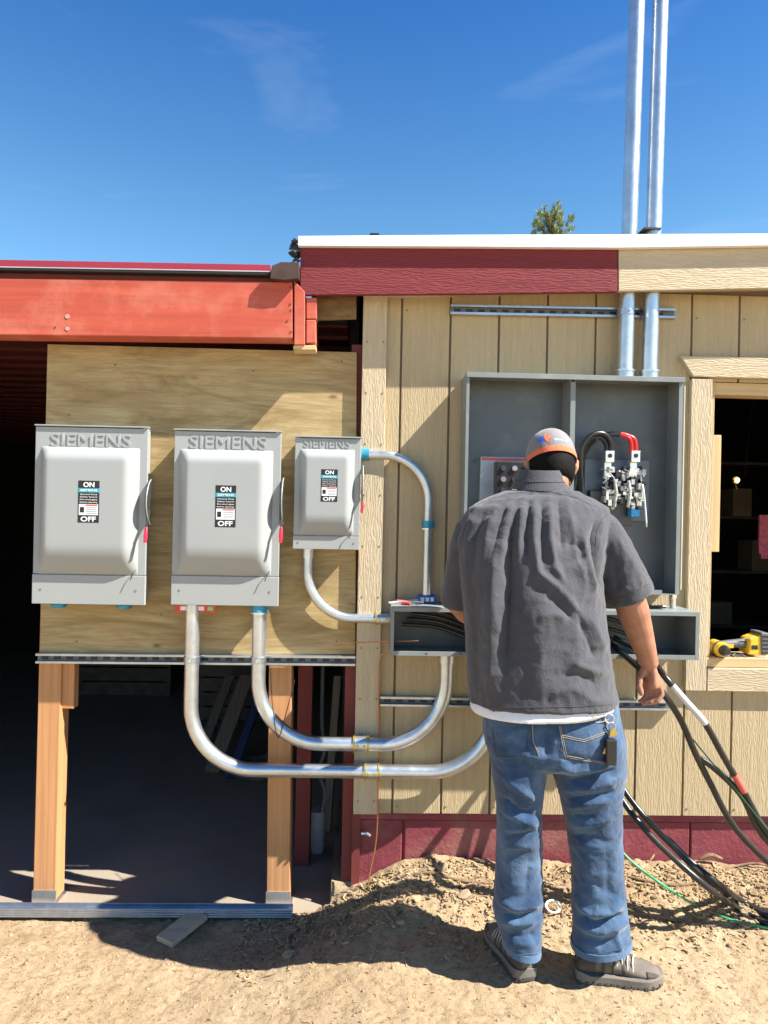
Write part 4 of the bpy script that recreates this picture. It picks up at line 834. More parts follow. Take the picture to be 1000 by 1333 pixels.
# ------------------------------------------------------------------ pine tree behind the roof
def pine():
    base = P(718, 300, 9.0); X, Yt = base.x, 9.0; topz = P(716, 277, 9.0).z; random.seed(9)
    r = thing('pine_tree', 'pine whose tip shows above the white roof edge', 'tree', (X, Yt, -.1))
    obj('trunk', MB().tube([(X, Yt, -.1), (X + .03, Yt, 2.5), (X, Yt, topz - .2)], [.16, .1, .02], 12), M('pine bark', (.13, .08, .05), .95, 0, .3, 20, bd=.01), r, smooth=True)
    br = MB(); nd = MB()
    tips = []
    for k in range(150):
        t_ = (k / 150) ** .8; z = topz - .12 - (1 - t_) * (topz - 1.2); R_ = .10 + (1 - t_) * 1.25; an = k * 2.4 + U(-.3, .3)
        p0 = Vector((X, Yt, z)); p1 = p0 + Vector((math.cos(an) * R_ * .6, math.sin(an) * R_ * .6, .03)); p2 = p0 + Vector((math.cos(an) * R_, math.sin(an) * R_, .18 + .12 * rnd()))
        br.tube([p0, p1, p2], [.014, .01, .005], 5)
        nb = 3 if t_ > .6 else 5
        for j in range(nb):
            s_ = (j + 1) / nb; q = p0.lerp(p1, s_) if s_ < .5 else p1.lerp(p2, s_); q = q + Vector((U(-.06, .06), U(-.06, .06), U(0, .05))) * (1 if j else 0); tips.append((q, Vector((math.cos(an) * .5, math.sin(an) * .5, .9))))
    for dx, dz in ((-.26, -.12), (-.21, -.03), (-.02, .0), (.1, -.02), (.17, -.07), (.33, -.11), (-.1, -.08), (.02, -.1), (.26, -.16), (-.3, -.2), (.06, -.06)):
        for q_ in range(5): tips.append((Vector((X + dx + U(-.02, .02), Yt + U(-.15, .15), topz + dz - q_ * .07)), Vector((U(-.2, .2), U(-.2, .2), 1))))
    for q, d in tips:
        for j in range(48):
            dd = (d.normalized() * U(.3, 1) + Vector((U(-1, 1), U(-1, 1), U(-.4, .9))) * .75).normalized(); l_ = U(.05, .10); s_ = q + Vector((U(-.02, .02), U(-.02, .02), U(-.03, .04)))
            sd = dd.cross(Vector((rnd() - .5, rnd() - .5, rnd() - .5))).normalized() * .0045
            nd.add([s_ - sd, s_ + sd, s_ + dd * l_], [(0, 1, 2)])
    obj('branches', br, bpy.data.materials['pine bark'], r); o = obj('needles', nd, M('pine needles', (.21, .25, .06), .6, 0, .45, 5), r); o['kind'] = 'stuff'
pine()
# ------------------------------------------------------------------ the man
def remesh(mb, voxel, smooth=4, name='m'):
    me = mb.mesh('tmp'); o = bpy.data.objects.new('tmp', me); C.objects.link(o)
    bm = bmesh.new(); bm.from_mesh(me); bmesh.ops.recalc_face_normals(bm, faces=bm.faces); bm.to_mesh(me); bm.free()
    r = o.modifiers.new('r', 'REMESH'); r.mode = 'VOXEL'; r.voxel_size = voxel
    if smooth: s_ = o.modifiers.new('s', 'SMOOTH'); s_.factor = .5; s_.iterations = smooth
    dg = bpy.context.evaluated_depsgraph_get(); dg.update(); out = bpy.data.meshes.new_from_object(o.evaluated_get(dg)); bpy.data.objects.remove(o); out.name = name
    return out
def coords(me):
    a = np.empty(len(me.vertices) * 3); me.vertices.foreach_get('co', a); return a.reshape(-1, 3)
def normals(me):
    a = np.empty(len(me.vertices) * 3); me.vertices.foreach_get('normal', a); return a.reshape(-1, 3)
RVn, UVn, FWn, CAMn = (np.array(v) for v in (RV, UV, FW, CAM))
def projn(co):
    q = co - CAMn; w = q @ FWn; return 500 + FPX * (q @ RVn) / w, 666.5 - FPX * (q @ UVn) / w
def folds(me, lst, gain=1.0):
    """lst: (polyline px, amp m, half width px); real relief pushed into the cloth."""
    co = coords(me); no = normals(me); X, Y = projn(co); d = np.zeros(len(co))
    for pts, amp, w in lst:
        pts = np.array(pts, float); best = np.full(len(co), 1e9); tt_ = np.zeros(len(co)); L_ = 0; tot = np.sum(np.hypot(*np.diff(pts, axis=0).T))
        for i in range(len(pts) - 1):
            a = pts[i]; b = pts[i + 1]; ab = b - a; l2 = ab @ ab; t_ = np.clip(((X - a[0]) * ab[0] + (Y - a[1]) * ab[1]) / l2, 0, 1)
            dd = np.hypot(X - a[0] - t_ * ab[0], Y - a[1] - t_ * ab[1]); m_ = dd < best; best[m_] = dd[m_]; tt_[m_] = (L_ + t_[m_] * math.sqrt(l2)) / tot; L_ += math.sqrt(l2)
        prof = np.exp(-(best / (w * .95)) ** 1.35) * np.clip(np.minimum(tt_, 1 - tt_) * 5, .25, 1)
        d += amp * gain * prof
    face = np.clip(-no[:, 1] * 1.6 + .1, 0, 1)
    co += no * (d * face)[:, None]
    me.vertices.foreach_set('co', co.ravel()); me.update()
def wrinkle(me, amp, scale, stretch=(1, 1, 1), seed=0, mask=None):
    co = coords(me); no = normals(me)
    for i in range(len(co)):
        p = co[i]; v = noise.noise((p[0] * scale * stretch[0] + seed, p[1] * scale * stretch[1], p[2] * scale * stretch[2])); v = (1 - abs(v) * 2.2)   # ridged
        a = amp * (mask(p) if mask else 1); co[i] = p + no[i] * v * a
    me.vertices.foreach_set('co', co.ravel()); me.update()
def place(me, name, mt_, parent, **k):
    b = wloc(parent); co = coords(me) - np.array(b); me.vertices.foreach_set('co', co.ravel()); me.update()
    return link(name, me, mt_, parent, smooth=True, shade=179, **k)
def bvh(me): return BVHTree.FromPolygons([v.co.copy() for v in me.vertices], [tuple(p.vertices) for p in me.polygons])
def drape(tree, pts, off=.001, n=8):
    out = []
    for i in range(len(pts) - 1):
        for k in range(n + (i == len(pts) - 2)):
            t_ = k / n; px = pts[i][0] * (1 - t_) + pts[i + 1][0] * t_; py = pts[i][1] * (1 - t_) + pts[i + 1][1] * t_
            d = (P(px, py, 0) - CAM).normalized(); h = tree.ray_cast(CAM, d)
            if h[0] is not None: out.append(h[0] - d * off)
    return out
def sring(l, r, Yc, ry, n=36, e=2.3, sq=0):
    c = (l + r) / 2; a = (r - l) / 2; out = []
    for k in range(n):
        t_ = 2 * math.pi * k / n; ct, st = math.cos(t_), math.sin(t_)
        out.append(c + a * (abs(ct) ** (2 / e) * (1 if ct > 0 else -1)) + Vector((0, ry * (abs(st) ** (2 / e)) * (1 if st > 0 else -1), 0)))
    return out
def loft(mb, rows, e=2.3, inset=0):
    rs = []
    for py, xl, xr, Yc, ry in rows:
        rs.append(sring(P(xl, py, Yc), P(xr, py, Yc), Yc, ry, e=e))
        if inset:
            c = sum(rs[-1], Vector()) / len(rs[-1]); rs[-1] = [c + (p - c) * (1 - inset / max(.03, (p - c).length)) for p in rs[-1]]
    mb.rings(rs)
def dens(rows, n=4):
    out = []
    for i in range(len(rows) - 1):
        for k in range(n):
            t_ = k / n; out.append(tuple(a * (1 - t_) + b * t_ for a, b in zip(rows[i], rows[i + 1])))
    return out + [rows[-1]]
YB = -.60
man = thing('person', 'man in charcoal shirt, blue jeans and grey cap standing with his back to us', 'person', (P(730, 1265, -.62).x, -.62, -.02))
torso = [(640, 660, 752, -.54, .07), (650, 632, 772, -.55, .10), (662, 611, 790, -.56, .125), (680, 600, 792, -.57, .145), (705, 596, 788, -.58, .158), (750, 600, 782, -.59, .165), (800, 606, 784, -.60, .17), (850, 608, 790, -.60, .17), (890, 610, 796, -.60, .168), (911, 611, 801, -.60, .17)]
legL = [(930, 636, 716, -.60, .11), (960, 633, 715, -.60, .125), (1000, 641, 709, -.60, .118), (1050, 648, 703, -.60, .098), (1100, 648, 704, -.60, .085), (1150, 645, 705, -.605, .082), (1185, 643, 705, -.61, .085), (1205, 650, 703, -.62, .08), (1225, 656, 702, -.625, .08), (1231, 657, 702, -.625, .08)]
legR = [(930, 715, 802, -.60, .11), (960, 714, 811, -.60, .128), (1000, 719, 812, -.60, .122), (1040, 731, 807, -.61, .105), (1080, 740, 807, -.61, .095), (1130, 746, 809, -.615, .088), (1180, 746, 814, -.62, .088), (1200, 748, 816, -.625, .086), (1222, 748, 819, -.63, .088), (1229, 747, 818, -.63, .088)]
# --- skin: one continuous body
mb = MB()
loft(mb, [(r[0], r[1] + 18, r[2] - 18, r[3] + .02, r[4] - .06) for r in torso] + [(960, 655, 790, -.58, .07)])
for leg in (legL, legR): loft(mb, [(r[0], r[1] + 7, r[2] - 7, r[3], r[4] - .03) for r in leg])
HC = P(717, 606, -.455)                                      # head centre
up = Vector((0, .38, .92)).normalized(); fwd = Vector((0, .92, -.38)).normalized()
def head_pt(s_, f_, u_): return HC + Vector((1, 0, 0)) * s_ + fwd * f_ + up * u_
mb.rings([[head_pt(.077 * w * math.cos(t), c + d * math.sin(t), u_) for t in [2 * math.pi * k / 28 for k in range(28)]] for u_, w, d, c in
          ((-.125, .42, .045, .045), (-.115, .58, .062, .038), (-.09, .74, .078, .022), (-.05, .90, .09, .006), (0, .98, .098, 0), (.04, 1.0, .10, -.003), (.075, .90, .09, -.005), (.10, .66, .066, -.005), (.113, .3, .03, -.005))])
mb.tube([head_pt(0, .09, .0), head_pt(0, .115, -.03), head_pt(0, .112, -.045)], [.008, .013, .010], 10)     # nose
for s_ in (-1, 1):
    mb.tube([head_pt(s_ * .074, 0, -.035), head_pt(s_ * .086, -.008, -.012), head_pt(s_ * .088, -.010, .012), head_pt(s_ * .078, -.002, .022)], [.009, .011, .012, .009], 10)
    mb.ball(head_pt(s_ * .03, .082, .0), .014, 8)
mb.tube([head_pt(0, -.02, -.06), P(714, 632, -.52), P(712, 655, -.55)], [.058, .062, .075], 20)
shR = P(776, 686, -.57); elR = P(817, 772, -.56); wrR = P(846, 866, -.47)
shL = P(614, 690, -.56); elL = P(597, 786, -.50); wrL = P(640, 818, -.24)
def limb(a, b, c, r): mb.tube([a, a.lerp(b, .5), b, b.lerp(c, .25), b.lerp(c, .6), c], r, 18)
limb(shR, elR, wrR, [.058, .054, .052, .054, .044, .031]); limb(shL, elL, wrL, [.056, .050, .046, .048, .040, .029])
def hand_R():
    k = wrR; Yh = -.465
    mb.tube([k, P(848, 876, Yh), P(848, 888, Yh), P(849, 895, Yh)], [.030, .035, .037, .032], 16, flat=.62)
    for i, (x0, y0, x1, y1, x2, y2, dy, r_) in enumerate(((859, 893, 862, 904, 856, 913, -.015, .0092), (853, 895, 856, 908, 848, 915, -.006, .0095), (847, 896, 849, 909, 841, 915, .006, .0092), (841, 894, 842, 905, 836, 912, .018, .0085))):
        mb.tube([P(x0 - 2, y0 - 10, Yh + dy * .5), P(x0, y0, Yh + dy), P(x1, y1, Yh + dy - .006), P(x2, y2, Yh + dy - .01), P(x2 - 5, y2 + 1, Yh + dy)], [.011, .0105, .0098, r_, r_ * .8], 10)
    mb.tube([P(838, 872, Yh), P(833, 882, Yh - .012), P(832, 894, Yh - .02), P(836, 905, Yh - .02)], [.014, .0125, .011, .009], 10)
def hand_L():
    d = (wrL - elL).normalized(); k = wrL; s_ = Vector((0, 0, 1)).cross(d).normalized(); u_ = Vector((0, 0, 1))
    mb.tube([k, k + d * .04, k + d * .085], [.028, .036, .034], 14, flat=.6)
    for i, o_ in enumerate((-.03, -.01, .01, .028)):
        L_ = (.07, .08, .075, .06)[i]; q = k + d * .08 + s_ * o_; mb.tube([q, q + d * L_ * .5 - u_ * .004, q + d * L_ * .8 - u_ * .022, q + d * L_ * .85 - u_ * .042], [.0098, .0092, .0085, .007], 10)
    q = k + d * .02 + s_ * .03; mb.tube([q, q + d * .03 + s_ * .02 - u_ * .01, q + d * .06 + s_ * .02 - u_ * .025], [.013, .0115, .009], 10)
hand_R(); hand_L()
body = remesh(mb, .0042, 3, 'body'); place(body, 'body', m_skin, man)
for dx, dy in ((859, 906),): pass
# --- shirt
mb = MB(); loft(mb, dens(torso, 3), e=2.25)
mb.tube([P(760, 676, -.565), P(778, 694, -.57), P(795, 722, -.57), P(812, 756, -.565), P(820.5, 777, -.56)], [.066, .076, .076, .078, .080], 26)
mb.tube([P(632, 680, -.56), P(615, 694, -.56), P(606, 730, -.545), P(600, 765, -.52), P(598, 787, -.505)], [.055, .060, .060, .060, .060], 26)
sh = remesh(mb, .0048, 6, 'shirt')
F_ = [([(674, 655), (666, 700), (663, 760), (659, 840), (656, 890)], -.034, 11), ([(645, 690), (642, 780), (640, 925)], .018, 12), ([(612, 730), (620, 820), (622, 925)], -.008, 9),
      ([(700, 760), (704, 850), (706, 926)], .010, 22), ([(652, 652), (636, 690), (628, 740)], .009, 4.5), ([(661, 652), (648, 690), (640, 730)], -.009, 4), ([(668, 648), (657, 690), (652, 730)], .010, 4.5),
      ([(682, 646), (676, 690), (674, 740)], .013, 4.5), ([(690, 646), (686, 690), (686, 730)], -.012, 4), ([(697, 646), (694, 700), (700, 745), (720, 765)], .012, 5), ([(706, 648), (705, 700), (708, 740)], -.010, 4.5),
      ([(715, 648), (716, 700), (722, 740), (742, 768)], .011, 5), ([(726, 648), (730, 690), (733, 720)], -.009, 5), ([(738, 655), (746, 690), (752, 730), (764, 765)], .008, 6), ([(620, 660), (610, 700), (606, 760)], .006, 6), ([(632, 658), (620, 700), (614, 760)], -.007, 5),
      ([(735, 705), (757, 712), (764, 735)], -.016, 12), ([(757, 690), (763, 715), (768, 745), (775, 775)], .013, 5.5), ([(776, 672), (772, 700), (777, 735), (783, 770)], -.016, 6), ([(700, 748), (722, 762), (745, 788), (758, 802)], .011, 6),
      ([(706, 772), (730, 790), (750, 812)], -.010, 7), ([(697, 802), (722, 800), (742, 806)], .007, 6), ([(742, 862), (768, 872), (792, 878)], .009, 6), ([(725, 880), (752, 876), (785, 896)], -.008, 8), ([(712, 905), (745, 895), (770, 912), (795, 915)], .006, 7),
      ([(765, 800), (778, 830), (788, 850)], .008, 7), ([(752, 800), (766, 835), (776, 862)], -.009, 7), ([(795, 690), (815, 720), (835, 755)], .005, 6), ([(785, 705), (800, 735), (806, 775)], -.007, 7), ([(800, 765), (820, 768), (842, 752)], .005, 5),
      ([(680, 800), (684, 850), (684, 920)], -.008, 14), ([(646, 650), (690, 642), (735, 645), (770, 655)], -.003, 2.5)]
folds(sh, F_, 1.12); wrinkle(sh, .0034, 8, (1, 1, .3), 3); wrinkle(sh, .0018, 26, (1, 1, .6), 13); wrinkle(sh, .0016, 14, (.5, .5, 1.5), 23)
shT = bvh(sh); so = place(sh, 'shirt', m_shirt, man)
def seam(tree, pts, r, mt_, par, nm='seam', off=.0006):
    q = drape(tree, pts, off, 10)
    if len(q) > 2: return obj(nm, MB().tube(q, r, 5), mt_, par, smooth=True)
seam(shT, [(636, 652), (660, 643), (690, 640), (720, 641), (750, 648), (776, 660)], .0011, m_shirtseam, so, 'yoke_seam')
seam(shT, [(797, 664), (786, 674), (777, 690), (775, 710)], .0011, m_shirtseam, so, 'sleeve_seam')
seam(shT, [(612, 668), (604, 690), (602, 712)], .0011, m_shirtseam, so, 'sleeve_seam')
seam(shT, [(613, 918), (650, 921), (700, 921), (750, 920), (798, 917)], .0009, m_shirtseam, so, 'hem_seam')
seam(shT, [(791, 779), (806, 778), (822, 771), (846, 760)], .0009, m_shirtseam, so, 'cuff_seam')
# collar
cc = P(704, 632, -.53); mbc = MB(); rs = []
def colr(u_, s_, w_): return [cc + Vector((math.cos(t) * (.081 * s_), math.sin(t) * (.084 * s_) + .015, u_ + .010 * math.sin(t))) for t in [2 * math.pi * k / 40 for k in range(40)]]
cm = MB().rings([colr(-.012, 1.22, 0), colr(.0, 1.16, 0), colr(.022, 1.04, 0), colr(.050, .93, 0), colr(.058, .89, 0), colr(.054, .86, 0), colr(.0, .88, 0), colr(-.03, .95, 0)], cap=False)
obj('collar', cm, m_shirt, so, smooth=True, shade=70)
csm = colr(.018, 1.075, 0); obj('collar_seam', MB().tube(csm + csm[:1], .0011, 5), m_shirtseam, so, smooth=True)
# --- undershirt hem
mb = MB(); loft(mb, [(900, 620, 792, -.60, .145), (911, 613, 799, -.60, .160), (918, 612, 797, -.60, .168), (924, 614, 780, -.60, .168)], e=2.25)
ut = remesh(mb, .006, 2, 'undershirt'); pass; place(ut, 'undershirt', m_under, man)
# --- jeans
mb = MB(); loft(mb, [(905, 632, 800, -.60, .125), (930, 630, 804, -.60, .135), (950, 630, 809, -.60, .145), (970, 633, 812, -.60, .148), (985, 640, 812, -.60, .13), (994, 648, 808, -.60, .10)], e=2.4)
loft(mb, dens(legL, 2), e=2.2); loft(mb, dens(legR, 2), e=2.2)
jn = remesh(mb, .005, 5, 'jeans')
J = [([(711, 945), (712, 990)], -.012, 7), ([(728, 986), (755, 992), (795, 985)], -.010, 5), ([(722, 996), (750, 1004), (800, 998)], .009, 5), ([(735, 1018), (770, 1010), (806, 1000)], -.009, 5), ([(730, 1028), (768, 1026), (805, 1014)], .009, 4.5), ([(736, 1040), (775, 1036), (804, 1030)], -.008, 4),
     ([(735, 1052), (768, 1046), (800, 1040)], .009, 4.5), ([(740, 1062), (780, 1062)], -.008, 4), ([(742, 1074), (775, 1072), (803, 1062)], .008, 4.5), ([(745, 1086), (785, 1088)], -.006, 4), ([(750, 1100), (790, 1102)], .005, 5), ([(655, 1010), (680, 1030), (700, 1045)], .009, 6), ([(650, 1035), (675, 1055), (698, 1062)], -.010, 5),
     ([(652, 1052), (680, 1068), (702, 1072)], .009, 4.5), ([(655, 1080), (680, 1078), (702, 1068)], .007, 4), ([(655, 1088), (700, 1082)], -.007, 4), ([(652, 1104), (700, 1100)], .005, 4), ([(660, 1110), (668, 1160)], .006, 8), ([(690, 1110), (684, 1165)], -.005, 7),
     ([(645, 1170), (672, 1184), (704, 1176)], .011, 5), ([(648, 1188), (675, 1194), (703, 1186)], -.013, 4.5), ([(652, 1200), (678, 1204), (702, 1197)], .010, 4.5), ([(656, 1214), (680, 1222), (700, 1214)], -.007, 5), ([(660, 1228), (698, 1230)], .005, 5),
     ([(747, 1172), (770, 1190), (795, 1188), (814, 1172)], .014, 5), ([(748, 1188), (775, 1202), (816, 1190)], -.016, 5), ([(750, 1204), (780, 1214), (817, 1200)], .013, 5), ([(752, 1218), (785, 1226), (815, 1214)], -.008, 5), ([(800, 1205), (808, 1240)], .006, 4), ([(765, 1100), (770, 1160)], .007, 9), ([(790, 1110), (792, 1165)], -.005, 8), ([(760, 1140), (785, 1160), (808, 1165)], -.007, 6),
     ([(680, 950), (690, 980)], -.006, 8), ([(655, 950), (662, 990)], .006, 12)]
folds(jn, J, 1.25)
def kmask(p):
    z = p[2]; return .35 + .8 * math.exp(-((z - .42) / .10) ** 2) + 1.1 * math.exp(-((z - .14) / .09) ** 2) + .5 * math.exp(-((z - .66) / .06) ** 2)
wrinkle(jn, .0026, 10, (.8, .8, 2.4), 5, kmask); wrinkle(jn, .0016, 30, (.8, .8, 1.4), 9)
jT = bvh(jn); jo = place(jn, 'jeans', m_jean, man)
def patch(tree, poly, off, name, mt_, par, step=1.6):
    xs_ = [p[0] for p in poly]; ys2 = [p[1] for p in poly]; xa_, xb_, ya_, yb_ = min(xs_), max(xs_), min(ys2), max(ys2)
    # quad patch: poly has 4 corners TL,BL,BR,TR
    n = 14; mb_ = MB(); vv = []
    for j in range(n + 1):
        for i in range(n + 1):
            u_, v_ = i / n, j / n; x = (poly[0][0] * (1 - u_) + poly[3][0] * u_) * (1 - v_) + (poly[1][0] * (1 - u_) + poly[2][0] * u_) * v_; y = (poly[0][1] * (1 - u_) + poly[3][1] * u_) * (1 - v_) + (poly[1][1] * (1 - u_) + poly[2][1] * u_) * v_
            d = (P(x, y, 0) - CAM).normalized(); h = tree.ray_cast(CAM, d); q = h[0] if h[0] is not None else P(x, y, -.75)
            e_ = off if 0 < i < n and 0 < j < n else -.001; vv.append(q - d * e_)
    mb_.add(vv, [(j * (n + 1) + i, (j + 1) * (n + 1) + i, (j + 1) * (n + 1) + i + 1, j * (n + 1) + i + 1) for j in range(n) for i in range(n)])
    return obj(name, mb_, mt_, par, smooth=True, shade=80)
pk = patch(jT, [(727, 945), (735, 987), (790, 996), (800, 938)], .003, 'back_pocket', m_jean, jo)
pk2 = patch(jT, [(640, 946), (645, 985), (686, 988), (689, 945)], .003, 'back_pocket', m_jean, jo)
for off_ in (0, 2): seam(jT, [(728 + off_, 945), (736 + off_, 986 - off_), (788 - off_, 994 - off_), (797 - off_, 945)], .0007, m_stitch, pk, 'stitching', .0045)
seam(jT, [(732, 957), (760, 963), (788, 953)], .0007, m_stitch, pk, 'stitching', .0045)
seam(jT, [(732, 959.5), (760, 965.5), (788, 955.5)], .0007, m_stitch, pk, 'stitching', .0045)
seam(jT, [(641, 947), (646, 984), (685, 986), (688, 947)], .0007, m_navy, pk2, 'stitching', .0045)
for o_ in (0, 2.2): seam(jT, [(691 + o_, 944), (692 + o_, 965), (700 + o_, 984)], .0008, m_stitch if o_ else m_navy, jo, 'seat_seam')
seam(jT, [(630, 1236), (658, 1239), (680, 1243), (701, 1240)], .0009, m_denimhem, jo, 'hem_stitching'); seam(jT, [(749, 1240), (775, 1243), (818, 1233)], .0009, m_denimhem, jo, 'hem_stitching')
def hem(row, nm):
    (py, pyr, xl, xr, Yc, ry) = row; rs = []
    for k_, (dy, g) in enumerate(((-7, -.5), (-7, 1.6), (1, 2.2), (1, -2.5))):
        rs.append(sring(P(xl - g, py + dy, Yc), P(xr + g, pyr + dy, Yc), Yc, ry + g * .0025, e=2.2))
    obj(nm, MB().rings(rs, cap=False), m_denimhem, jo, smooth=True)
hem((1229, 1234, 656.5, 701, -.625, .082), 'hem'); hem((1233, 1222, 746.5, 818, -.63, .09), 'hem')
# --- cap and hair
ca_ = (-.2)
def crown(mult, u0, n=30, m_=12, tiltb=.0):
    rs = []
    for i in range(m_ + 1):
        a = (math.pi / 2) * i / m_ * .97; c_ = math.cos(a); s_ = math.sin(a)
        rs.append([head_pt(.083 * mult * c_ * math.cos(t), .103 * mult * c_ * math.sin(t) - .004, u0 + (.108 * mult) * s_ ** .9 + (-.012 * c_ * max(0, -math.sin(t)) * tiltb)) for t in [2 * math.pi * k / n for k in range(n)]])
    return rs
cp = man
cr_ = crown(1.04, .020)
capo = thing('tmp', '', '', (0, 0, 0)); bpy.data.objects.remove(capo)
cap = obj('cap', MB().rings(cr_, cap=True), m_capgrey, man, smooth=True, shade=70)
obj('cap_band', MB().rings([[head_pt(.0875 * math.cos(t) * g, .108 * math.sin(t) * g - .004, u_) for t in [2 * math.pi * k / 40 for k in range(40)]] for u_, g in ((.002, .985), (.002, 1.012), (.012, 1.015), (.022, 1.005), (.022, .98))], cap=False), m_caporange, cap, smooth=True, shade=60)
vv = []; nb = 20
br_ = MB(); top_ = [head_pt(.085 * math.sin(a), .085 + .085 * math.cos(a) * 1.0, .018 - .02 * abs(math.sin(a))) for a in [(-1.45 + 2.9 * k / nb) for k in range(nb + 1)]]; inn = [head_pt(.085 * math.sin(a), .05 + .04 * math.cos(a), .016 - .014 * abs(math.sin(a))) for a in [(-1.45 + 2.9 * k / nb) for k in range(nb + 1)]]
dn = -up * .003; k_ = nb + 1
br_.add(top_ + inn + [p + dn for p in top_] + [p + dn for p in inn], [(i, i + 1, k_ + i + 1, k_ + i) for i in range(nb)] + [(2 * k_ + i + 1, 2 * k_ + i, 3 * k_ + i, 3 * k_ + i + 1) for i in range(nb)] + [(i + 1, i, 2 * k_ + i, 2 * k_ + i + 1) for i in range(nb)])
obj('brim', br_, m_caporange, cap, smooth=True)
obj('button', MB().ball(head_pt(0, -.004, .132), .008, 6), m_caporange, cap, smooth=True)
# hair below the cap
hr = MB().rings([[head_pt(.080 * g * math.cos(t), .101 * g * math.sin(t) - .004, u_ - (.0 if math.sin(t) < 0 else 0)) for t in [math.pi + math.pi * (-.08 + 1.16 * k / 30) for k in range(31)]] for u_, g in ((.02, 1.0), (.0, 1.02), (-.03, 1.0), (-.055, .93), (-.072, .83), (-.075, .76))], cap=False)
hr.f = [f for f in hr.f if not ((f[0] % 31 == 30) or (f[1] % 31 == 0 and f[0] % 31 == 30))]
obj('hair', hr, m_hair, man, smooth=True, shade=80)
# cap opening arch, patch
capT = BVHTree.FromPolygons([Vector(v) for v in MB().rings(cr_).v], MB().rings(cr_).f)
def cpatch(poly, off, nm, mt_): return patch(capT, poly, off, nm, mt_, cap)
cpatch([(697, 585), (692, 601), (702, 606), (704, 588)], .001, 'side_panel', m_caporange)
def blob(pts, nm, mt_, off=.0015):
    c_ = (sum(p[0] for p in pts) / len(pts), sum(p[1] for p in pts) / len(pts)); q = []
    for x, y in [c_] + pts:
        d = (P(x, y, 0) - CAM).normalized(); h = capT.ray_cast(CAM, d)
        if h[0] is None: return
        q.append(h[0] - d * off)
    obj(nm, MB().add(q, [(0, i + 1, (i + 1) % len(pts) + 1) for i in range(len(pts))]), mt_, cap)
blob([(704 + 5.0 * math.cos(t), 572 - 4 * math.sin(t)) for t in [k * .785 for k in range(8)]], 'blue_emblem', M('emblem blue', (.03, .12, .6), .7))
blob([(708, 567), (710, 573), (717, 577), (716, 571), (720, 566), (714, 567), (711, 564)], 'orange_emblem', m_caporange)
blob([(722, 570), (722, 573), (738, 575), (739, 572)], 'light_blue_emblem', M('emblem light blue', (.3, .55, .75), .7))
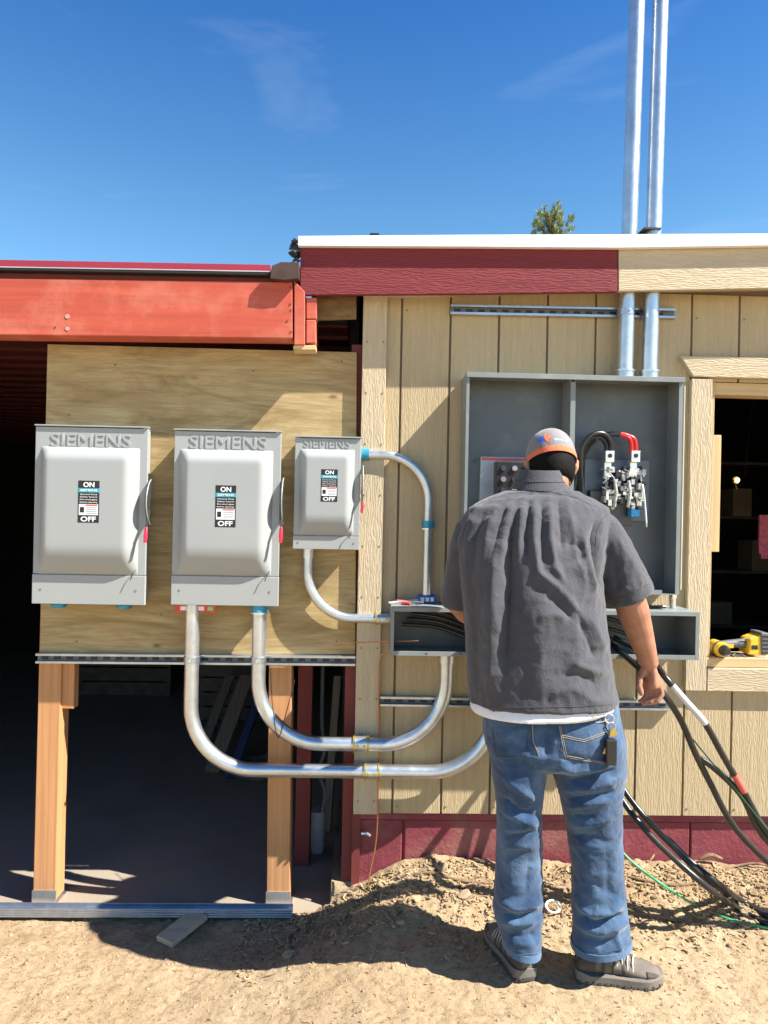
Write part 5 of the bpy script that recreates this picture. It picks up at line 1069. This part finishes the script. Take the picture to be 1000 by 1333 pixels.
# --- shoes
def shoe(heel, ang, label):
    r = thing_sub('shoe', man, label); L_ = .272; d = Vector((math.cos(ang), math.sin(ang), 0)); s_ = Vector((-d.y, d.x, 0)); z0 = heel.z
    W_ = [(0, .020), (.02, .030), (.08, .036), (.25, .037), (.45, .038), (.65, .047), (.8, .047), (.92, .036), (.98, .022), (1.0, .010)]
    Hh = [(0, .075), (.02, .09), (.08, .11), (.25, .11), (.38, .108), (.5, .096), (.65, .078), (.8, .068), (.92, .058), (.98, .046), (1.0, .034)]
    f_ = lambda T_, t_: float(np.interp(t_, [a for a, b in T_], [b for a, b in T_]))
    ts = [0, .01, .03, .06, .1, .16, .24, .32, .4, .48, .56, .64, .72, .8, .86, .91, .95, .98, 1.0]
    up_ = MB(); rs = []
    for t_ in ts:
        w = f_(W_, t_); h = f_(Hh, t_); c_ = heel + d * (t_ * L_) + s_ * (.006 * math.sin(t_ * 3)); ring = []
        for k in range(20):
            a = 2 * math.pi * k / 20; cx = math.cos(a); sx = math.sin(a)
            ring.append(c_ + s_ * w * (abs(cx) ** .8) * (1 if cx > 0 else -1) * (1 if sx < 0 else (1 - .42 * sx * (1 if h > .06 else .5))) + ZZ * (.018 + (h - .018) * (sx * .5 + .5) ** .9))
        rs.append(ring)
    up_.rings(rs); o = obj('upper', up_, m_shoe, r, smooth=True, shade=60)
    def slab(za, zb_, g0, g1, nm, mt__):
        outl = []
        for t_ in ts: outl.append((t_, f_(W_, t_)))
        side = [heel + d * (t_ * (L_ + .01) - .005) + s_ * (w + g0) for t_, w in outl] + [heel + d * (t_ * (L_ + .01) - .005) - s_ * (w + g0) for t_, w in outl[::-1]]
        n = len(side); lift = [.0 if (.12 < (i if i < len(ts) else n - 1 - i) / len(ts) < .75) else .004 for i in range(n)]
        def toe(i): j = i if i < len(ts) else n - 1 - i; t_ = ts[j]; return .014 * max(0, (t_ - .75) / .25) ** 2 + .006 * max(0, (.1 - t_) / .1)
        vv_ = [p + ZZ * (za + toe(i)) for i, p in enumerate(side)] + [p + ZZ * (zb_ + toe(i) * .8 + (.006 if (i if i < len(ts) else n - 1 - i) < 5 else 0)) for i, p in enumerate(side)]
        mb_ = MB().add(vv_, [tuple(range(n))[::-1], tuple(range(n, 2 * n))] + [(i, (i + 1) % n, (i + 1) % n + n, i + n) for i in range(n)]); return obj(nm, mb_, mt__, r, smooth=True, shade=40, bevel=.002)
    slab(.009, .036, .006, 0, 'midsole', m_sole); slab(.0, .010, .004, 0, 'outsole', m_soledk)
    for t_ in (.40, .46, .52, .58, .64):
        h = f_(Hh, t_) + .003; c_ = heel + d * (t_ * L_) + s_ * (.006 * math.sin(t_ * 3)); w = f_(W_, t_)
        for q in (-1, 1): obj('lace', MB().tube([c_ + s_ * q * w * .92 + ZZ * h * .62 + d * .0, c_ + s_ * q * w * .66 + ZZ * h * .90, c_ - s_ * q * .004 + ZZ * (h + .003) + d * .012], .0026, 6), m_lace, r, smooth=True)
    def overlay(t0, t1, a0, a1, nm, mt__, off=.0025, n=8, m_=8, arc=0):
        vv_ = []
        for i in range(n + 1):
            t_ = t0 + (t1 - t0) * i / n; w = f_(W_, t_); h = f_(Hh, t_); c_ = heel + d * (t_ * L_) + s_ * (.006 * math.sin(t_ * 3))
            for j in range(m_ + 1):
                a = a0 + (a1 - a0 + arc * math.sin(math.pi * i / n)) * j / m_; cx = math.cos(a); sx = math.sin(a); sg = 1 if cx > 0 else -1
                vv_.append(c_ + s_ * (w + off) * (abs(cx) ** .8) * sg * (1 if sx < 0 else (1 - .42 * sx * (1 if h > .06 else .5))) + ZZ * (.018 + (h + off - .018) * (sx * .5 + .5) ** .9) - (d * off if t_ < .02 else ZZ * 0))
        k = m_ + 1; fs = [(i * k + j, (i + 1) * k + j, (i + 1) * k + j + 1, i * k + j + 1) for i in range(n) for j in range(m_)]
        if a1 < a0: fs = [q[::-1] for q in fs]
        o_ = obj(nm, MB().add(vv_, fs), mt__, r, smooth=True); sd = o_.modifiers.new('th', 'SOLIDIFY'); sd.thickness = .002; sd.offset = 1; return o_
    for a0, a1 in ((-1.2, .35), (math.pi + 1.2, math.pi - .35)):
        overlay(.0, .2, a0, a1 + (.35 if a0 < 0 else -.35), 'heel_counter', m_shoedk, arc=0); overlay(.80, .985, a0, a1 + (.1 if a0 < 0 else -.1), 'toe_guard', m_shoedk)
        for t_ in (.28, .40, .52): overlay(t_, t_ + .035, a0, a1 + (.75 if a0 < 0 else -.75), 'side_strap', m_shoedk, n=3)
    for t_ in [.03 + .075 * k for k in range(13)]:
        w = f_(W_, t_) + .004; c_ = heel + d * (t_ * L_); zz = .014 * max(0, (t_ - .75) / .25) ** 2
        for q in (-1, 1): obj('lug', MB().obox(c_ + s_ * q * (w - .012) + ZZ * (.010 + zz), c_ + s_ * q * (w + .0045) + ZZ * (.012 + zz), .013, .013), m_soledk, r, bevel=.001)
    obj('ankle_collar', MB().tube([heel + d * (.13 * L_ + .045 * math.cos(u_)) + s_ * .034 * math.sin(u_) + ZZ * (.112 + .006 * math.cos(u_)) for u_ in [k * .35 for k in range(19)]], .007, 8), m_shoedk, r, smooth=True)
    obj('toe_cap', MB().rings([[heel + d * (t_ * L_ + .004) + s_ * (f_(W_, t_) + .003) * math.cos(a) + ZZ * (.024 + .020 * max(0, math.sin(a))) for a in [math.pi * k / 10 for k in range(11)]] for t_ in (.86, .92, .97, 1.0)], cap=False), m_soledk, r, smooth=True)
    return r
def thing_sub(nm, par, label): 
    o = bpy.data.objects.new(nm, None); C.objects.link(o); o.parent = par; return o
hl = P(687, 1252, -.65); hl.z = G(hl.x, -.65) - .002; hl.y = -.65
shoe(hl, math.radians(104), 'left')
hl = P(750, 1255, -.625); hl.z = G(hl.x, -.63) - .003; hl.y = -.625
shoe(hl, math.radians(-6), 'right')
# --- keys at the belt
kc = drape(jT, [(793, 940), (793, 941)], .012, 1)[0]
kb = thing('key_bunch', 'bunch of keys and black fob clipped to the jeans at the right hip', 'keys', kc)
def ring_(c_, r_, nrm=(0, 1, 0), th=.0016, n=18):
    nv = Vector(nrm).normalized(); a_ = nv.cross(Vector((.3, .2, 1))).normalized(); b2_ = nv.cross(a_)
    return MB().rings([[c_ + (a_ * math.cos(u_) + b2_ * math.sin(u_)) * (r_ + th * math.cos(t)) + nv * th * math.sin(t) for t in [k * 1.05 for k in range(6)]] for u_ in [2 * math.pi * k / n for k in range(n)]], close=True)
obj('carabiner', ring_(kc + Vector((0, -.004, .012)), .014, (.2, 1, 0), .002), m_silver, kb, smooth=True)
obj('key_ring', ring_(kc + Vector((.004, -.008, -.012)), .014), m_silver, kb, smooth=True)
random.seed(4)
for k in range(5):
    a = U(-.45, .45); q = kc + Vector((.004, -.012 - .004 * k, -.022)); e_ = q + Vector((math.sin(a) * .075, 0, -math.cos(a) * .075)); w = .004
    kk = obj('key', MB().obox(q + (e_ - q) * .35, e_, .0025, .008, (1, 0, 0)).cyl(q + Vector((0, -.0013, -.004)), q + Vector((0, .0013, -.004)), .011, n=12), m_silver if k % 2 else m_brass, kb)
obj('fob', MB().box(kc.x - .020, kc.x + .014, kc.y - .040, kc.y - .012, kc.z - .125, kc.z - .045), m_black, kb, bevel=.004)
obj('lanyard', MB().tube(spline([kc + Vector((0, 0, .01)), kc + Vector((-.03, -.004, -.0)), kc + Vector((-.06, -.004, .004))]), .0018, 6), m_silver, kb, smooth=True)
